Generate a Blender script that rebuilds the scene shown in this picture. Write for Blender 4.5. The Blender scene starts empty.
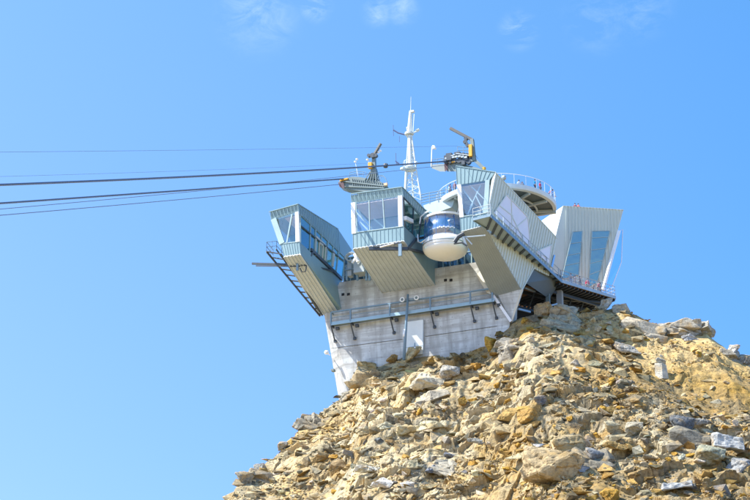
import bpy, bmesh, math, random
import numpy as np
from mathutils import Vector, Matrix
from mathutils import noise as mnoise
random.seed(7); RS = np.random.RandomState(11)
R = math.radians
scn = bpy.context.scene
COL = scn.collection
K = 0.84                      # drawing units -> metres

# ------------------------------------------------------------------ survey
TH = R(22); FPX = 2127.0
CT, ST = math.cos(TH), math.sin(TH)
def ray(px, py):
    a = (px-375)/FPX; b = (250-py)/FPX
    return Vector((a, CT-b*ST, ST+b*CT))
def atY(px, py, Y):
    r = ray(px, py); return r*(Y/r.y)
UA = Vector((math.cos(TH), -math.sin(TH), 0)); VA = Vector((math.sin(TH), math.cos(TH), 0)); WA = Vector((0, 0, 1))
ORG = atY(404, 240, 300)
def W(u, v, w): return ORG + UA*u + VA*v + WA*w
def loc(p):
    d = p-ORG; return Vector((d.dot(UA), d.dot(VA), d.dot(WA)))
def plane(px, py, p0, n):
    r = ray(px, py); return r*(p0.dot(n)/r.dot(n))
def av(px, py, v): return plane(px, py, ORG+VA*v, VA)
def au(px, py, u): return plane(px, py, ORG+UA*u, UA)
def aw(px, py, w): return plane(px, py, ORG+WA*w, WA)
def proj(p):
    f = p.y*CT+p.z*ST; up = -p.y*ST+p.z*CT
    return 375+FPX*p.x/f, 250-FPX*up/f

# ------------------------------------------------------------------ objects
LOCS = {}
def thing(name, label, cat, base, group=None):
    o = bpy.data.objects.new(name, None); COL.objects.link(o)
    o.empty_display_size = 0.3
    o.location = Vector(base)*K; LOCS[o.name] = Vector(base)
    o['label'] = label; o['category'] = cat
    if group: o['group'] = group
    return o
def tag(o, label=None, cat=None, group=None, kind=None):
    if label: o['label'] = label
    if cat: o['category'] = cat
    if group: o['group'] = group
    if kind: o['kind'] = kind
    return o

class MB:
    def __init__(s): s.v = []; s.f = []
    def add(s, verts, faces):
        n = len(s.v); s.v += [Vector(p) for p in verts]; s.f += [tuple(i+n for i in f) for f in faces]; return s
    def hull(s, pts):
        bm = bmesh.new()
        for p in pts: bm.verts.new(p)
        r = bmesh.ops.convex_hull(bm, input=bm.verts)
        bad = [e for e in r['geom_interior'] if isinstance(e, bmesh.types.BMVert)] + [e for e in r['geom_unused'] if isinstance(e, bmesh.types.BMVert)]
        if bad: bmesh.ops.delete(bm, geom=list(set(bad)), context='VERTS')
        bmesh.ops.dissolve_limit(bm, angle_limit=R(1.0), verts=bm.verts, edges=bm.edges)
        bmesh.ops.recalc_face_normals(bm, faces=bm.faces)
        bm.verts.index_update()
        s.add([v.co.copy() for v in bm.verts], [[v.index for v in f.verts] for f in bm.faces]); bm.free(); return s
    def panel(s, pts, th):
        bm = bmesh.new(); th = Vector(th)
        a = [bm.verts.new(p) for p in pts]; b = [bm.verts.new(Vector(p)+th) for p in pts]
        n = len(a); bm.faces.new(a); bm.faces.new(list(reversed(b)))
        for i in range(n): bm.faces.new((a[i], b[i], b[(i+1) % n], a[(i+1) % n]))
        bmesh.ops.recalc_face_normals(bm, faces=bm.faces); bm.verts.index_update()
        s.add([v.co.copy() for v in bm.verts], [[v.index for v in f.verts] for f in bm.faces]); bm.free(); return s
    def box(s, c, x, y, z):
        c, x, y, z = map(Vector, (c, x, y, z)); x, y, z = x/2, y/2, z/2
        vs = [c+sx*x+sy*y+sz*z for sx in (-1, 1) for sy in (-1, 1) for sz in (-1, 1)]
        fs = [(0,1,3,2),(4,6,7,5),(0,4,5,1),(2,3,7,6),(0,2,6,4),(1,5,7,3)]
        if x.cross(y).dot(z) < 0: fs = [tuple(reversed(f)) for f in fs]
        return s.add(vs, fs)
    def beam(s, p, q, w, h, up=(0, 0, 1)):
        p, q = Vector(p), Vector(q); d = q-p
        if d.length < 1e-6: return s
        n = d.normalized(); up = Vector(up)
        sd = n.cross(up)
        if sd.length < 1e-3: sd = n.cross(Vector((1, 0, 0)))
        sd.normalize(); u2 = sd.cross(n)
        return s.box((p+q)/2, d, sd*w, u2*h)
    def tube(s, pts, r, n=8, closed=False):
        pts = [Vector(p) for p in pts]; m = len(pts)
        rs = r if isinstance(r, (list, tuple)) else [r]*m
        rings = []; ref = None
        for i, p in enumerate(pts):
            if closed: t = pts[(i+1) % m]-pts[i-1]
            else: t = pts[min(i+1, m-1)]-pts[max(i-1, 0)]
            t.normalize()
            if ref is None:
                ref = Vector((0, 0, 1)) if abs(t.z) < .9 else Vector((1, 0, 0))
            a = t.cross(ref); a.normalize(); b = a.cross(t)
            ref = b
            rings.append([p+(a*math.cos(2*math.pi*k/n)+b*math.sin(2*math.pi*k/n))*rs[i] for k in range(n)])
        vs = [q for g in rings for q in g]; fs = []
        for i in range(m if closed else m-1):
            j = (i+1) % m
            for k in range(n):
                fs.append((i*n+k, i*n+(k+1) % n, j*n+(k+1) % n, j*n+k))
        if not closed:
            fs.append(tuple(range(n-1, -1, -1))); fs.append(tuple((m-1)*n+k for k in range(n)))
        return s.add(vs, fs)
    def lathe(s, c, prof, n=40, cap=True, x=Vector((1, 0, 0)), y=Vector((0, 1, 0)), z=Vector((0, 0, 1))):
        c = Vector(c); vs = []; fs = []
        for r_, h in prof:
            for k in range(n):
                a = 2*math.pi*k/n; vs.append(c+x*(r_*math.cos(a))+y*(r_*math.sin(a))+z*h)
        for i in range(len(prof)-1):
            for k in range(n):
                fs.append((i*n+k, i*n+(k+1) % n, (i+1)*n+(k+1) % n, (i+1)*n+k))
        if cap:
            fs.append(tuple(range(n-1, -1, -1))); fs.append(tuple((len(prof)-1)*n+k for k in range(n)))
        return s.add(vs, fs)
    def ribs(s, A, B, C, D, n, w, h, away, ends=True):
        """standing seams: n ribs from edge A-B to edge D-C, standing proud on the side away from the point `away`"""
        A, B, C, D = map(Vector, (A, B, C, D)); nn = (B-A).cross(D-A).normalized()
        if (A-Vector(away)).dot(nn) < 0: nn = -nn
        for i in range(n+1):
            if not ends and i in (0, n): continue
            t = i/n; p = A.lerp(B, t); q = D.lerp(C, t)
            s.beam(p+nn*h*.5, q+nn*h*.5, w, h, up=nn)
        return s
    def rail(s, pts, h, n_rails, r, step, rp=None, up=Vector((0, 0, 1))):
        pts = [Vector(p) for p in pts]
        for i in range(n_rails):
            s.tube([p+up*h*(1-i/n_rails) for p in pts], r, 6)
        acc = 0.0; s.tube([pts[0], pts[0]+up*h], rp or r, 6)
        for a, b in zip(pts, pts[1:]):
            L = (b-a).length; k = step-acc
            while k < L:
                p = a.lerp(b, k/L); s.tube([p, p+up*h], rp or r, 6); k += step
            acc = (acc+L) % step
        s.tube([pts[-1], pts[-1]+up*h], rp or r, 6)
        return s
    def build(s, name, mat, parent=None, smooth=False, base=None):
        if parent is not None: b = LOCS[parent.name]
        else: b = Vector(base) if base is not None else Vector((0, 0, 0))
        me = bpy.data.meshes.new(name)
        me.from_pydata([(p-b)*K for p in s.v], [], s.f); me.update()
        me.materials.append(mat)
        if smooth: me.polygons.foreach_set('use_smooth', [True]*len(me.polygons))
        o = bpy.data.objects.new(name, me); COL.objects.link(o)
        if parent is not None: o.parent = parent
        else: o.location = b*K
        LOCS[o.name] = b
        return o

# ------------------------------------------------------------------ materials
def newmat(name):
    m = bpy.data.materials.new(name); m.use_nodes = True
    nt = m.node_tree; nt.nodes.clear()
    out = nt.nodes.new('ShaderNodeOutputMaterial')
    return m, nt, out
def N(nt, t, **kw):
    n = nt.nodes.new(t)
    for k, v in kw.items():
        if k.startswith('_'): setattr(n, k[1:], v)
        else: n.inputs[k.replace('__', ' ')].default_value = v
    return n
def L(nt, a, b): nt.links.new(a, b)
def rgb(c): return (c[0], c[1], c[2], 1)
def noise_n(nt, scale, detail=4, rough=.55, coord='Object'):
    tc = N(nt, 'ShaderNodeTexCoord'); n = N(nt, 'ShaderNodeTexNoise', Scale=scale, Detail=detail, Roughness=rough)
    L(nt, tc.outputs[coord], n.inputs['Vector']); return n
def mixc(nt, fac, a, b, blend='MIX'):
    m = N(nt, 'ShaderNodeMix', _data_type='RGBA', _blend_type=blend)
    if isinstance(fac, (int, float)): m.inputs[0].default_value = fac
    else: L(nt, fac, m.inputs[0])
    for i, c in ((6, a), (7, b)):
        if isinstance(c, (tuple, list)): m.inputs[i].default_value = rgb(c)
        else: L(nt, c, m.inputs[i])
    return m.outputs[2]
def ramp(nt, src, stops):
    r = N(nt, 'ShaderNodeValToRGB'); el = r.color_ramp.elements
    while len(el) < len(stops): el.new(.5)
    for e, (p, c) in zip(el, stops):
        e.position = p; e.color = rgb(c) if isinstance(c, (tuple, list)) else (c, c, c, 1)
    L(nt, src, r.inputs[0]); return r.outputs[0]
def bump(nt, h, strength, dist):
    b = N(nt, 'ShaderNodeBump', Strength=strength, Distance=dist); L(nt, h, b.inputs['Height']); return b.outputs[0]

def metal(name, c, rough=.42, metallic=.0, var=.12, spec=.5):
    m, nt, out = newmat(name)
    p = N(nt, 'ShaderNodeBsdfPrincipled', Roughness=rough, Metallic=metallic)
    p.inputs['Specular IOR Level'].default_value = spec
    n = noise_n(nt, .35, 5); n2 = noise_n(nt, 2.5, 3)
    f = ramp(nt, n.outputs[0], [(.3, 0.0), (.7, 1.0)])
    a = mixc(nt, f, tuple(k*(1-var) for k in c), tuple(min(1, k*(1+var)) for k in c))
    tc = N(nt, 'ShaderNodeTexCoord'); mp = N(nt, 'ShaderNodeMapping'); mp.inputs['Scale'].default_value = (.9, .9, .07); L(nt, tc.outputs['Object'], mp.inputs[0])
    ns = N(nt, 'ShaderNodeTexNoise', Scale=1.6, Detail=5, Roughness=.6); L(nt, mp.outputs[0], ns.inputs['Vector'])
    a = mixc(nt, ramp(nt, ns.outputs[0], [(.5, 0.), (.72, min(.5, var*3))]), a, tuple(k*.6 for k in c))       # run-off streaks
    L(nt, mixc(nt, n2.outputs[0], a, tuple(k*.93 for k in c)), p.inputs['Base Color'])
    rg = N(nt, 'ShaderNodeMapRange'); L(nt, n.outputs[0], rg.inputs[0]); rg.inputs[3].default_value = max(.05, rough-.12); rg.inputs[4].default_value = min(1, rough+.15); L(nt, rg.outputs[0], p.inputs['Roughness'])
    L(nt, bump(nt, n2.outputs[0], .12, .05), p.inputs['Normal'])
    L(nt, p.outputs[0], out.inputs[0]); return m
def glass(name, tint, refl=.35, ior=1.5, rough=.02, trans=True, body=(.05, .1, .12)):
    m, nt, out = newmat(name)
    fr = N(nt, 'ShaderNodeLayerWeight'); fr.inputs[0].default_value = .5
    pw = N(nt, 'ShaderNodeMath', _operation='POWER'); L(nt, fr.outputs['Facing'], pw.inputs[0]); pw.inputs[1].default_value = 4.0
    mr = N(nt, 'ShaderNodeMapRange'); mr.inputs[3].default_value = refl; mr.inputs[4].default_value = .9
    L(nt, pw.outputs[0], mr.inputs[0])
    g = N(nt, 'ShaderNodeBsdfGlossy', Roughness=rough); g.inputs[0].default_value = (.9, .95, 1, 1)
    nz = noise_n(nt, .5, 2); L(nt, bump(nt, nz.outputs[0], .08, .3), g.inputs['Normal'])
    if trans: b = N(nt, 'ShaderNodeBsdfTransparent'); b.inputs[0].default_value = rgb(tint)
    else: b = N(nt, 'ShaderNodeBsdfPrincipled', Roughness=.3); b.inputs['Base Color'].default_value = rgb(body)
    mx = N(nt, 'ShaderNodeMixShader'); L(nt, mr.outputs[0], mx.inputs[0]); L(nt, b.outputs[0], mx.inputs[1]); L(nt, g.outputs[0], mx.inputs[2])
    L(nt, mx.outputs[0], out.inputs[0]); return m

TEAL = metal('zinc teal cladding', (.215, .335, .365))
SOFF = metal('bronze soffit cladding', (.50, .57, .62), .5)
PALE = metal('pale titanium cladding', (.62, .67, .60), .5, var=.06)
WHITE = metal('white painted steel', (.85, .85, .85), .4, var=.03)
FRAME = metal('window frame metal', (.33, .45, .46), .4)
CREAM = metal('cream frame', (.62, .58, .47), .5)
DARK = metal('dark steel', (.055, .07, .085), .45)
BLUEST = metal('blue grey galvanised steel', (.18, .275, .35), .4)
LBLUE = metal('light blue grating', (.30, .45, .54), .4)
GALV = metal('galvanised steel', (.42, .47, .48), .4, .2)
GREYG = metal('grey green machinery', (.165, .215, .21), .5)
YELL = metal('orange yellow hoist paint', (.75, .38, .03), .4)
BLACKM = metal('black rubber', (.02, .02, .022), .6)
CEIL = metal('lavender grey ceiling', (.86, .70, .68), .8)
BOWL = metal('cream cabin underside', (.84, .85, .82), .4, var=.04)
CWHITE = metal('cabin white band', (.85, .86, .85), .3, var=.03)
BROWN = metal('brown deck boards', (.55, .27, .12), .7, var=.35)
PANE = metal('frosted panel', (.74, .71, .74), .35, var=.05)
GRIT = metal('walkway tread', (.34, .45, .52), .5)
CABLE = metal('steel rope', (.085, .125, .20), .5)
CABLE2 = metal('thin grey blue rope', (.16, .25, .38), .5)
GL = glass('pod glass', (.92, .94, .94), .12)
GLT = glass('teal tower glass', (.3, .6, .65), .12, trans=False, body=(.012, .105, .13))
GLB = glass('gondola blue glass', (.1, .2, .4), .30, trans=False, body=(.018, .09, .24))
GLD = glass('dark facade glass', (.1, .2, .25), .2, trans=False, body=(.02, .06, .09))
GLS = glass('teal flank glass', (.36, .66, .68), .16)
GLR = glass('railing glass', (.95, .98, .99), .03)

def make_concrete():
    m, nt, out = newmat('board marked concrete')
    p = N(nt, 'ShaderNodeBsdfPrincipled', Roughness=.85)
    tc = N(nt, 'ShaderNodeTexCoord')
    sep = N(nt, 'ShaderNodeSeparateXYZ'); L(nt, tc.outputs['Object'], sep.inputs[0])
    n1 = noise_n(nt, .22, 6, .6); n2 = noise_n(nt, 1.6, 6, .65)
    # streaks: noise stretched vertically / horizontally
    mp = N(nt, 'ShaderNodeMapping'); mp.inputs['Scale'].default_value = (.5, .5, .09); L(nt, tc.outputs['Object'], mp.inputs[0])
    ns = N(nt, 'ShaderNodeTexNoise', Scale=1.8, Detail=5); L(nt, mp.outputs[0], ns.inputs['Vector'])
    mp2 = N(nt, 'ShaderNodeMapping'); mp2.inputs['Scale'].default_value = (.12, .12, 1.4); L(nt, tc.outputs['Object'], mp2.inputs[0])
    nb = N(nt, 'ShaderNodeTexNoise', Scale=1.2, Detail=4); L(nt, mp2.outputs[0], nb.inputs['Vector'])
    base = mixc(nt, ramp(nt, n1.outputs[0], [(.35, 0.), (.65, 1.)]), (.55, .575, .56), (.67, .69, .675))
    base = mixc(nt, ramp(nt, ns.outputs[0], [(.44, 0.), (.66, .8)]), base, (.30, .295, .275))
    base = mixc(nt, ramp(nt, nb.outputs[0], [(.46, 0.), (.64, .75)]), base, (.34, .335, .315))
    base = mixc(nt, ramp(nt, n2.outputs[0], [(.45, 0.), (.75, .3)]), base, (.60, .60, .585))
    # pour joints: thin darker lines every 2.05 m, wobbling with noise
    nj = noise_n(nt, .5, 3)
    ad = N(nt, 'ShaderNodeMath', _operation='MULTIPLY_ADD'); L(nt, nj.outputs[0], ad.inputs[0]); ad.inputs[1].default_value = .16; L(nt, sep.outputs[2], ad.inputs[2])
    dv = N(nt, 'ShaderNodeMath', _operation='DIVIDE'); L(nt, ad.outputs[0], dv.inputs[0]); dv.inputs[1].default_value = 2.05
    fr = N(nt, 'ShaderNodeMath', _operation='FRACT'); L(nt, dv.outputs[0], fr.inputs[0])
    j = ramp(nt, fr.outputs[0], [(0., 1.), (.03, 0.)])
    base = mixc(nt, mixc(nt, .55, (0, 0, 0), j), base, (.17, .165, .15))
    dv2 = N(nt, 'ShaderNodeMath', _operation='DIVIDE'); L(nt, sep.outputs[2], dv2.inputs[0]); dv2.inputs[1].default_value = .34
    fr2 = N(nt, 'ShaderNodeMath', _operation='FRACT'); L(nt, dv2.outputs[0], fr2.inputs[0])
    j2 = ramp(nt, fr2.outputs[0], [(0., .22), (.12, 0.)])
    base = mixc(nt, j2, base, (.25, .24, .22))
    du = N(nt, 'ShaderNodeVectorMath', _operation='DOT_PRODUCT'); L(nt, tc.outputs['Object'], du.inputs[0]); du.inputs[1].default_value = tuple(UA)
    def cellc(src, size, off):
        d_ = N(nt, 'ShaderNodeMath', _operation='MULTIPLY_ADD'); L(nt, src, d_.inputs[0]); d_.inputs[1].default_value = 1/size; d_.inputs[2].default_value = off
        f_ = N(nt, 'ShaderNodeMath', _operation='FRACT'); L(nt, d_.outputs[0], f_.inputs[0])
        s_ = N(nt, 'ShaderNodeMath', _operation='SUBTRACT'); L(nt, f_.outputs[0], s_.inputs[0]); s_.inputs[1].default_value = .5
        m_ = N(nt, 'ShaderNodeMath', _operation='MULTIPLY'); L(nt, s_.outputs[0], m_.inputs[0]); m_.inputs[1].default_value = size; return m_.outputs[0]
    cu, cz = cellc(du.outputs['Value'], 1.7, .3), cellc(sep.outputs[2], 1.025, .25)
    cb = N(nt, 'ShaderNodeCombineXYZ'); L(nt, cu, cb.inputs[0]); L(nt, cz, cb.inputs[1])
    ln = N(nt, 'ShaderNodeVectorMath', _operation='LENGTH'); L(nt, cb.outputs[0], ln.inputs[0])
    base = mixc(nt, ramp(nt, ln.outputs['Value'], [(.05, .4), (.09, 0.)]), base, (.12, .115, .10))
    ab = N(nt, 'ShaderNodeMath', _operation='ABSOLUTE'); L(nt, cellc(du.outputs['Value'], 3.4, .1), ab.inputs[0])
    base = mixc(nt, ramp(nt, ab.outputs[0], [(.02, .4), (.06, 0.)]), base, (.27, .265, .25))
    nst = noise_n(nt, .55, 6, .7); base = mixc(nt, ramp(nt, nst.outputs[0], [(.52, 0.), (.66, .45)]), base, (.34, .33, .30))
    L(nt, base, p.inputs['Base Color'])
    L(nt, bump(nt, n2.outputs[0], .35, .08), p.inputs['Normal'])
    L(nt, p.outputs[0], out.inputs[0]); return m
CONC = make_concrete()

def make_rock(name, src):
    m, nt, out = newmat(name)
    p = N(nt, 'ShaderNodeBsdfPrincipled', Roughness=.9); p.inputs['Specular IOR Level'].default_value = .2
    if src == 'obj':
        oi = N(nt, 'ShaderNodeObjectInfo'); tint = oi.outputs['Color']
    else:
        a = N(nt, 'ShaderNodeAttribute', _attribute_name='tint'); tint = a.outputs['Color']
    g = N(nt, 'ShaderNodeNewGeometry'); pos = g.outputs['Position']
    def nz(scale, detail, rough=.6, sc=None):
        n = N(nt, 'ShaderNodeTexNoise', Scale=scale, Detail=detail, Roughness=rough)
        if sc:
            mp = N(nt, 'ShaderNodeMapping'); mp.inputs['Scale'].default_value = sc; mp.inputs['Rotation'].default_value = (.5, .35, .2)
            L(nt, pos, mp.inputs[0]); L(nt, mp.outputs[0], n.inputs['Vector'])
        else: L(nt, pos, n.inputs['Vector'])
        return n.outputs[0]
    a1 = nz(.55, 6); a2 = nz(2.2, 6, .65); a3 = nz(1.0, 5, .6, (.35, .35, 2.2)); a4 = nz(9, 4, .7)
    c = mixc(nt, ramp(nt, a2, [(.36, 0.), (.64, 1.)]), mixc(nt, 1., tint, (.62, .61, .60), 'MULTIPLY'), mixc(nt, 1., tint, (1.25, 1.24, 1.22), 'MULTIPLY'))
    c = mixc(nt, ramp(nt, a1, [(.50, 0.), (.66, .65)]), c, (.43, .265, .08))       # rust stain
    c = mixc(nt, ramp(nt, a3, [(.54, 0.), (.66, .5)]), c, mixc(nt, 1., tint, (.42, .42, .44), 'MULTIPLY'))
    c = mixc(nt, ramp(nt, a4, [(.55, 0.), (.75, .35)]), c, (.58, .54, .43))
    L(nt, c, p.inputs['Base Color'])
    ad = N(nt, 'ShaderNodeMath', _operation='ADD'); L(nt, a2, ad.inputs[0]); L(nt, a3, ad.inputs[1])
    ad2 = N(nt, 'ShaderNodeMath', _operation='MULTIPLY_ADD'); L(nt, a4, ad2.inputs[0]); ad2.inputs[1].default_value = .35; L(nt, ad.outputs[0], ad2.inputs[2])
    L(nt, bump(nt, ad2.outputs[0], .8, .22), p.inputs['Normal'])
    L(nt, p.outputs[0], out.inputs[0]); return m
ROCKO = make_rock('boulder stone', 'obj'); ROCKA = make_rock('rubble stone', 'attr')

# ------------------------------------------------------------------ terrain
SIL = [(60,690),(150,588),(200,528),(225,503),(235,488),(262,466),(275,456),(292,438),(300,429),(320,413),(340,398),(352,388),(362,372),(385,364),(405,358),(425,356),(450,354),(470,349),(485,345),(497,335),(510,323),(520,318),(545,314),(560,315),(580,313),(600,310),(615,308),(630,312),(648,322),(680,330),(706,334),(720,345),(735,355),(750,364),(800,398),(900,472),(1100,640)]
YRT = [(60,262),(150,274),(225,288),(300,312),(340,320.5),(354,320.4),(400,317),(510,310.8),(525,309.5),(560,311),(620,315),(700,309),(750,305),(900,290),(1100,270)]
def interp(t, x): return float(np.interp(x, [a for a, b in t], [b for a, b in t]))
XR = []; ZR = []; YR = []
for px, py in SIL:
    p = atY(px, py, interp(YRT, px)); XR.append(p.x); ZR.append(p.z); YR.append(p.y)
XR = [-400]+XR+[600]; ZR = [-60]+ZR+[-60]; YR = [150]+YR+[150]
def _hash(ix, iy, iz, s):
    h = (ix*374761393 + iy*668265263 + iz*2147483647 + s*974634721) & 0xFFFFFFFF
    h = ((h ^ (h >> 13))*1274126177) & 0xFFFFFFFF
    return ((h ^ (h >> 16)) & 0xFFFFFF)/float(0xFFFFFF)
def vnoise(x, y, s=0):
    x = np.asarray(x, float); y = np.asarray(y, float)
    ix = np.floor(x).astype(np.int64); iy = np.floor(y).astype(np.int64)
    fx = x-ix; fy = y-iy; fx = fx*fx*fx*(fx*(fx*6-15)+10); fy = fy*fy*fy*(fy*(fy*6-15)+10)
    z0 = np.zeros_like(ix)
    a = _hash(ix, iy, z0, s); b = _hash(ix+1, iy, z0, s); c = _hash(ix, iy+1, z0, s); d = _hash(ix+1, iy+1, z0, s)
    return (a*(1-fx)+b*fx)*(1-fy)+(c*(1-fx)+d*fx)*fy
def fbm(x, y, f, oct=4, s=0):
    t = 0; amp = 1; tot = 0
    for o in range(oct):
        ca, sa = math.cos(.6*o+s), math.sin(.6*o+s)
        t = t+amp*(vnoise((x*ca-y*sa)*f+17.3*o, (x*sa+y*ca)*f+9.1*o, s+o)-.5); tot += amp; amp *= .52; f *= 2.03
    return t/tot
def blocks(x, y, size, s, full=False):
    """packed angular blocks: every cell a tilted facet; returns relief, gap to the neighbour, cell id"""
    X = (x*.80+y*.22)/size; Y = (y*1.20-x*.22)/size
    X = X+.35*(vnoise(X*1.3, Y*1.3, s+3)-.5); Y = Y+.35*(vnoise(X*1.3, Y*1.3, s+4)-.5)
    ix = np.floor(X).astype(np.int64); iy = np.floor(Y).astype(np.int64); zz = np.zeros_like(ix)
    f1 = np.full(X.shape, 9.); f2 = np.full(X.shape, 9.); rel = np.zeros(X.shape); cid = np.zeros(X.shape)
    for dx in (-1, 0, 1):
        for dy in (-1, 0, 1):
            cx, cy = ix+dx, iy+dy
            ax_ = X-(cx+_hash(cx, cy, zz, s)); ay_ = Y-(cy+_hash(cx, cy, zz+1, s))
            d = np.abs(ax_)*.5+np.sqrt(ax_*ax_+ay_*ay_)*.75
            r_ = (_hash(cx, cy, zz+2, s)-.5)*.95+(_hash(cx, cy, zz+3, s)-.5)*1.0*ax_+(_hash(cx, cy, zz+4, s)-.72)*1.0*ay_
            new = d < f1
            f2 = np.where(new, f1, np.minimum(f2, d)); rel = np.where(new, r_, rel); cid = np.where(new, _hash(cx, cy, zz+5, s), cid); f1 = np.where(new, d, f1)
    return rel*size, f2-f1, cid
def rockiness(x, y):
    m = np.clip(fbm(x, y, .07, 3, 90)*4+.75, .12, 1)
    sand = np.clip((x-32)/8, 0, 1)*np.clip((y-276)/8, 0, 1)
    return m*(1-.85*sand)
def ground(x, y):
    x = np.asarray(x, float); y = np.asarray(y, float)
    zr = np.interp(x, XR, ZR); yr = np.interp(x, XR, YR)
    d = yr-y
    near = np.clip(np.abs(d)/9, .12, 1)
    z = zr - np.where(d > 0, .72*d + .0012*np.minimum(d, 60)**2*0, -.75*d)
    z = z + near*(4.6*fbm(x, y, .055, 3, 1)*np.clip(np.abs(d)/22, 0, 1) + 3.8*fbm(x, y, .15, 4, 5)) + np.clip(near, .3, 1)*(1.5*np.abs(fbm(x, y, .35, 3, 9)) + .6*fbm(x, y, .8, 3, 13)+.16*fbm(x, y, 2.3, 3, 21))
    ph = z/2.6+1.5*fbm(x, y, .06, 3, 50); fr = ph-np.floor(ph); st = np.clip((fr-.32)/.36, 0, 1); st = st*st*(3-2*st)-fr
    z = z + 1.1*st*np.clip(fbm(x, y, .09, 3, 60)*3+.45, 0, 1)*np.clip(np.abs(d)/9, .15, 1)
    fl = -2.2+.4*fbm(x, y, .05, 3, 30)
    return np.maximum(z, fl)
BN = (-.10, -.60, .79)        # mean direction the slope faces
LV = ((4.6, .34, 46), (2.1, .26, 21), (1.0, .16, 10))
def relief(x, y):
    x = np.asarray(x, float); y = np.asarray(y, float)
    d = np.abs(np.interp(x, XR, YR)-y); m = rockiness(x, y)*np.clip(d/6, .25, 1); t = 0
    for sz, a, sd in LV:
        r_, g_, _ = blocks(x, y*1.28, sz, sd); t = t+a*(r_-.14*sz*np.exp(-g_/.12))
    return m*t
def surface(x, y):
    z = ground(x, y); t = relief(x, y)
    return np.stack([x+BN[0]*t, y+BN[1]*t, z+BN[2]*t], -1)
def axis(lo, hi, step, far):
    core = list(np.arange(lo, hi+1e-6, step)); out = [hi]; k = step
    while out[-1] < far: k *= 1.25; out.append(out[-1]+k)
    inn = [lo]; k = step
    while inn[-1] > -far: k *= 1.25; inn.append(inn[-1]-k)
    return np.array(inn[:0:-1]+core+out[1:])
def hit_ground(px, py, y0=215, y1=330):
    ys = np.linspace(y0, y1, 700); r = ray(px, py)
    t = ys/r.y; xs = r.x*t; zs = r.z*t
    g = ground(xs, ys); k = np.nonzero(g >= zs)[0]
    if len(k) == 0: return None
    i = k[0]
    return Vector(surface(np.array([xs[i]]), np.array([ys[i]]))[0])

# pixel-free colour zones: bands of stone colour across the mountain (metres along x, height z)
PALS = {'ochre': (.46, .265, .04), 'cream': (.57, .48, .30), 'grey': (.235, .22, .155), 'blue grey': (.17, .18, .18), 'pale': (.62, .57, .44), 'brown': (.31, .235, .125)}
def zone(px, py):
    """chance of each stone colour in this stretch of the slope"""
    if px > 640 and py < 400: return ('ochre', .30, 'cream', .52, 'pale', .10, 'grey', .08)
    if px > 480 and py > 400: return ('ochre', .46, 'grey', .18, 'cream', .18, 'blue grey', .04, 'brown', .10, 'pale', .04)
    if px < 340 and py < 470: return ('grey', .40, 'cream', .28, 'brown', .17, 'ochre', .10, 'pale', .05)
    if py > 410: return ('cream', .50, 'pale', .12, 'grey', .20, 'ochre', .13, 'blue grey', .05)
    if py < 340: return ('grey', .40, 'pale', .15, 'cream', .25, 'ochre', .20)
    return ('cream', .40, 'grey', .24, 'ochre', .24, 'brown', .06, 'pale', .06)
def pick(z):
    r = random.random(); acc = 0
    for i in range(0, len(z), 2):
        acc += z[i+1]
        if r < acc: return z[i]
    return z[0]

def geology(P):
    """colour of the country rock: broad bands of cream, gold, brown and grey"""
    x, y, z = P[:, 0], P[:, 1], P[:, 2]
    a = np.clip(fbm(x, y*1.6, .055, 4, 40)*4+.45, 0, 1)[:, None]; b = np.clip(fbm(x+40, y*1.4, .085, 4, 44)*4.5+.3, 0, 1)[:, None]; e = np.clip(fbm(x, y, .25, 3, 48)*4+.4, 0, 1)[:, None]
    east = np.clip((x-8)/22, 0, 1)[:, None]
    right = np.clip((x-29)/9, 0, 1)[:, None]*np.clip((z-94)/9, 0, 1)[:, None]
    cream = np.array([.72, .60, .365]); gold = np.array([.49, .29, .045]); gry = np.array([.29, .265, .19]); brown = np.array([.33, .235, .105]); orange = np.array([.66, .48, .215])
    c = cream*(1-a*(.55+.45*east))+gold*a*(.55+.45*east)
    c = c*(1-.75*b)+(gry*e+brown*(1-e))*.75*b
    c = c*(1-.8*right)+orange*.8*right
    west = np.clip((-14-x)/14, 0, 1)[:, None]
    return c*(.93-.28*east*(1-right))*(1-.22*west)
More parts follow.
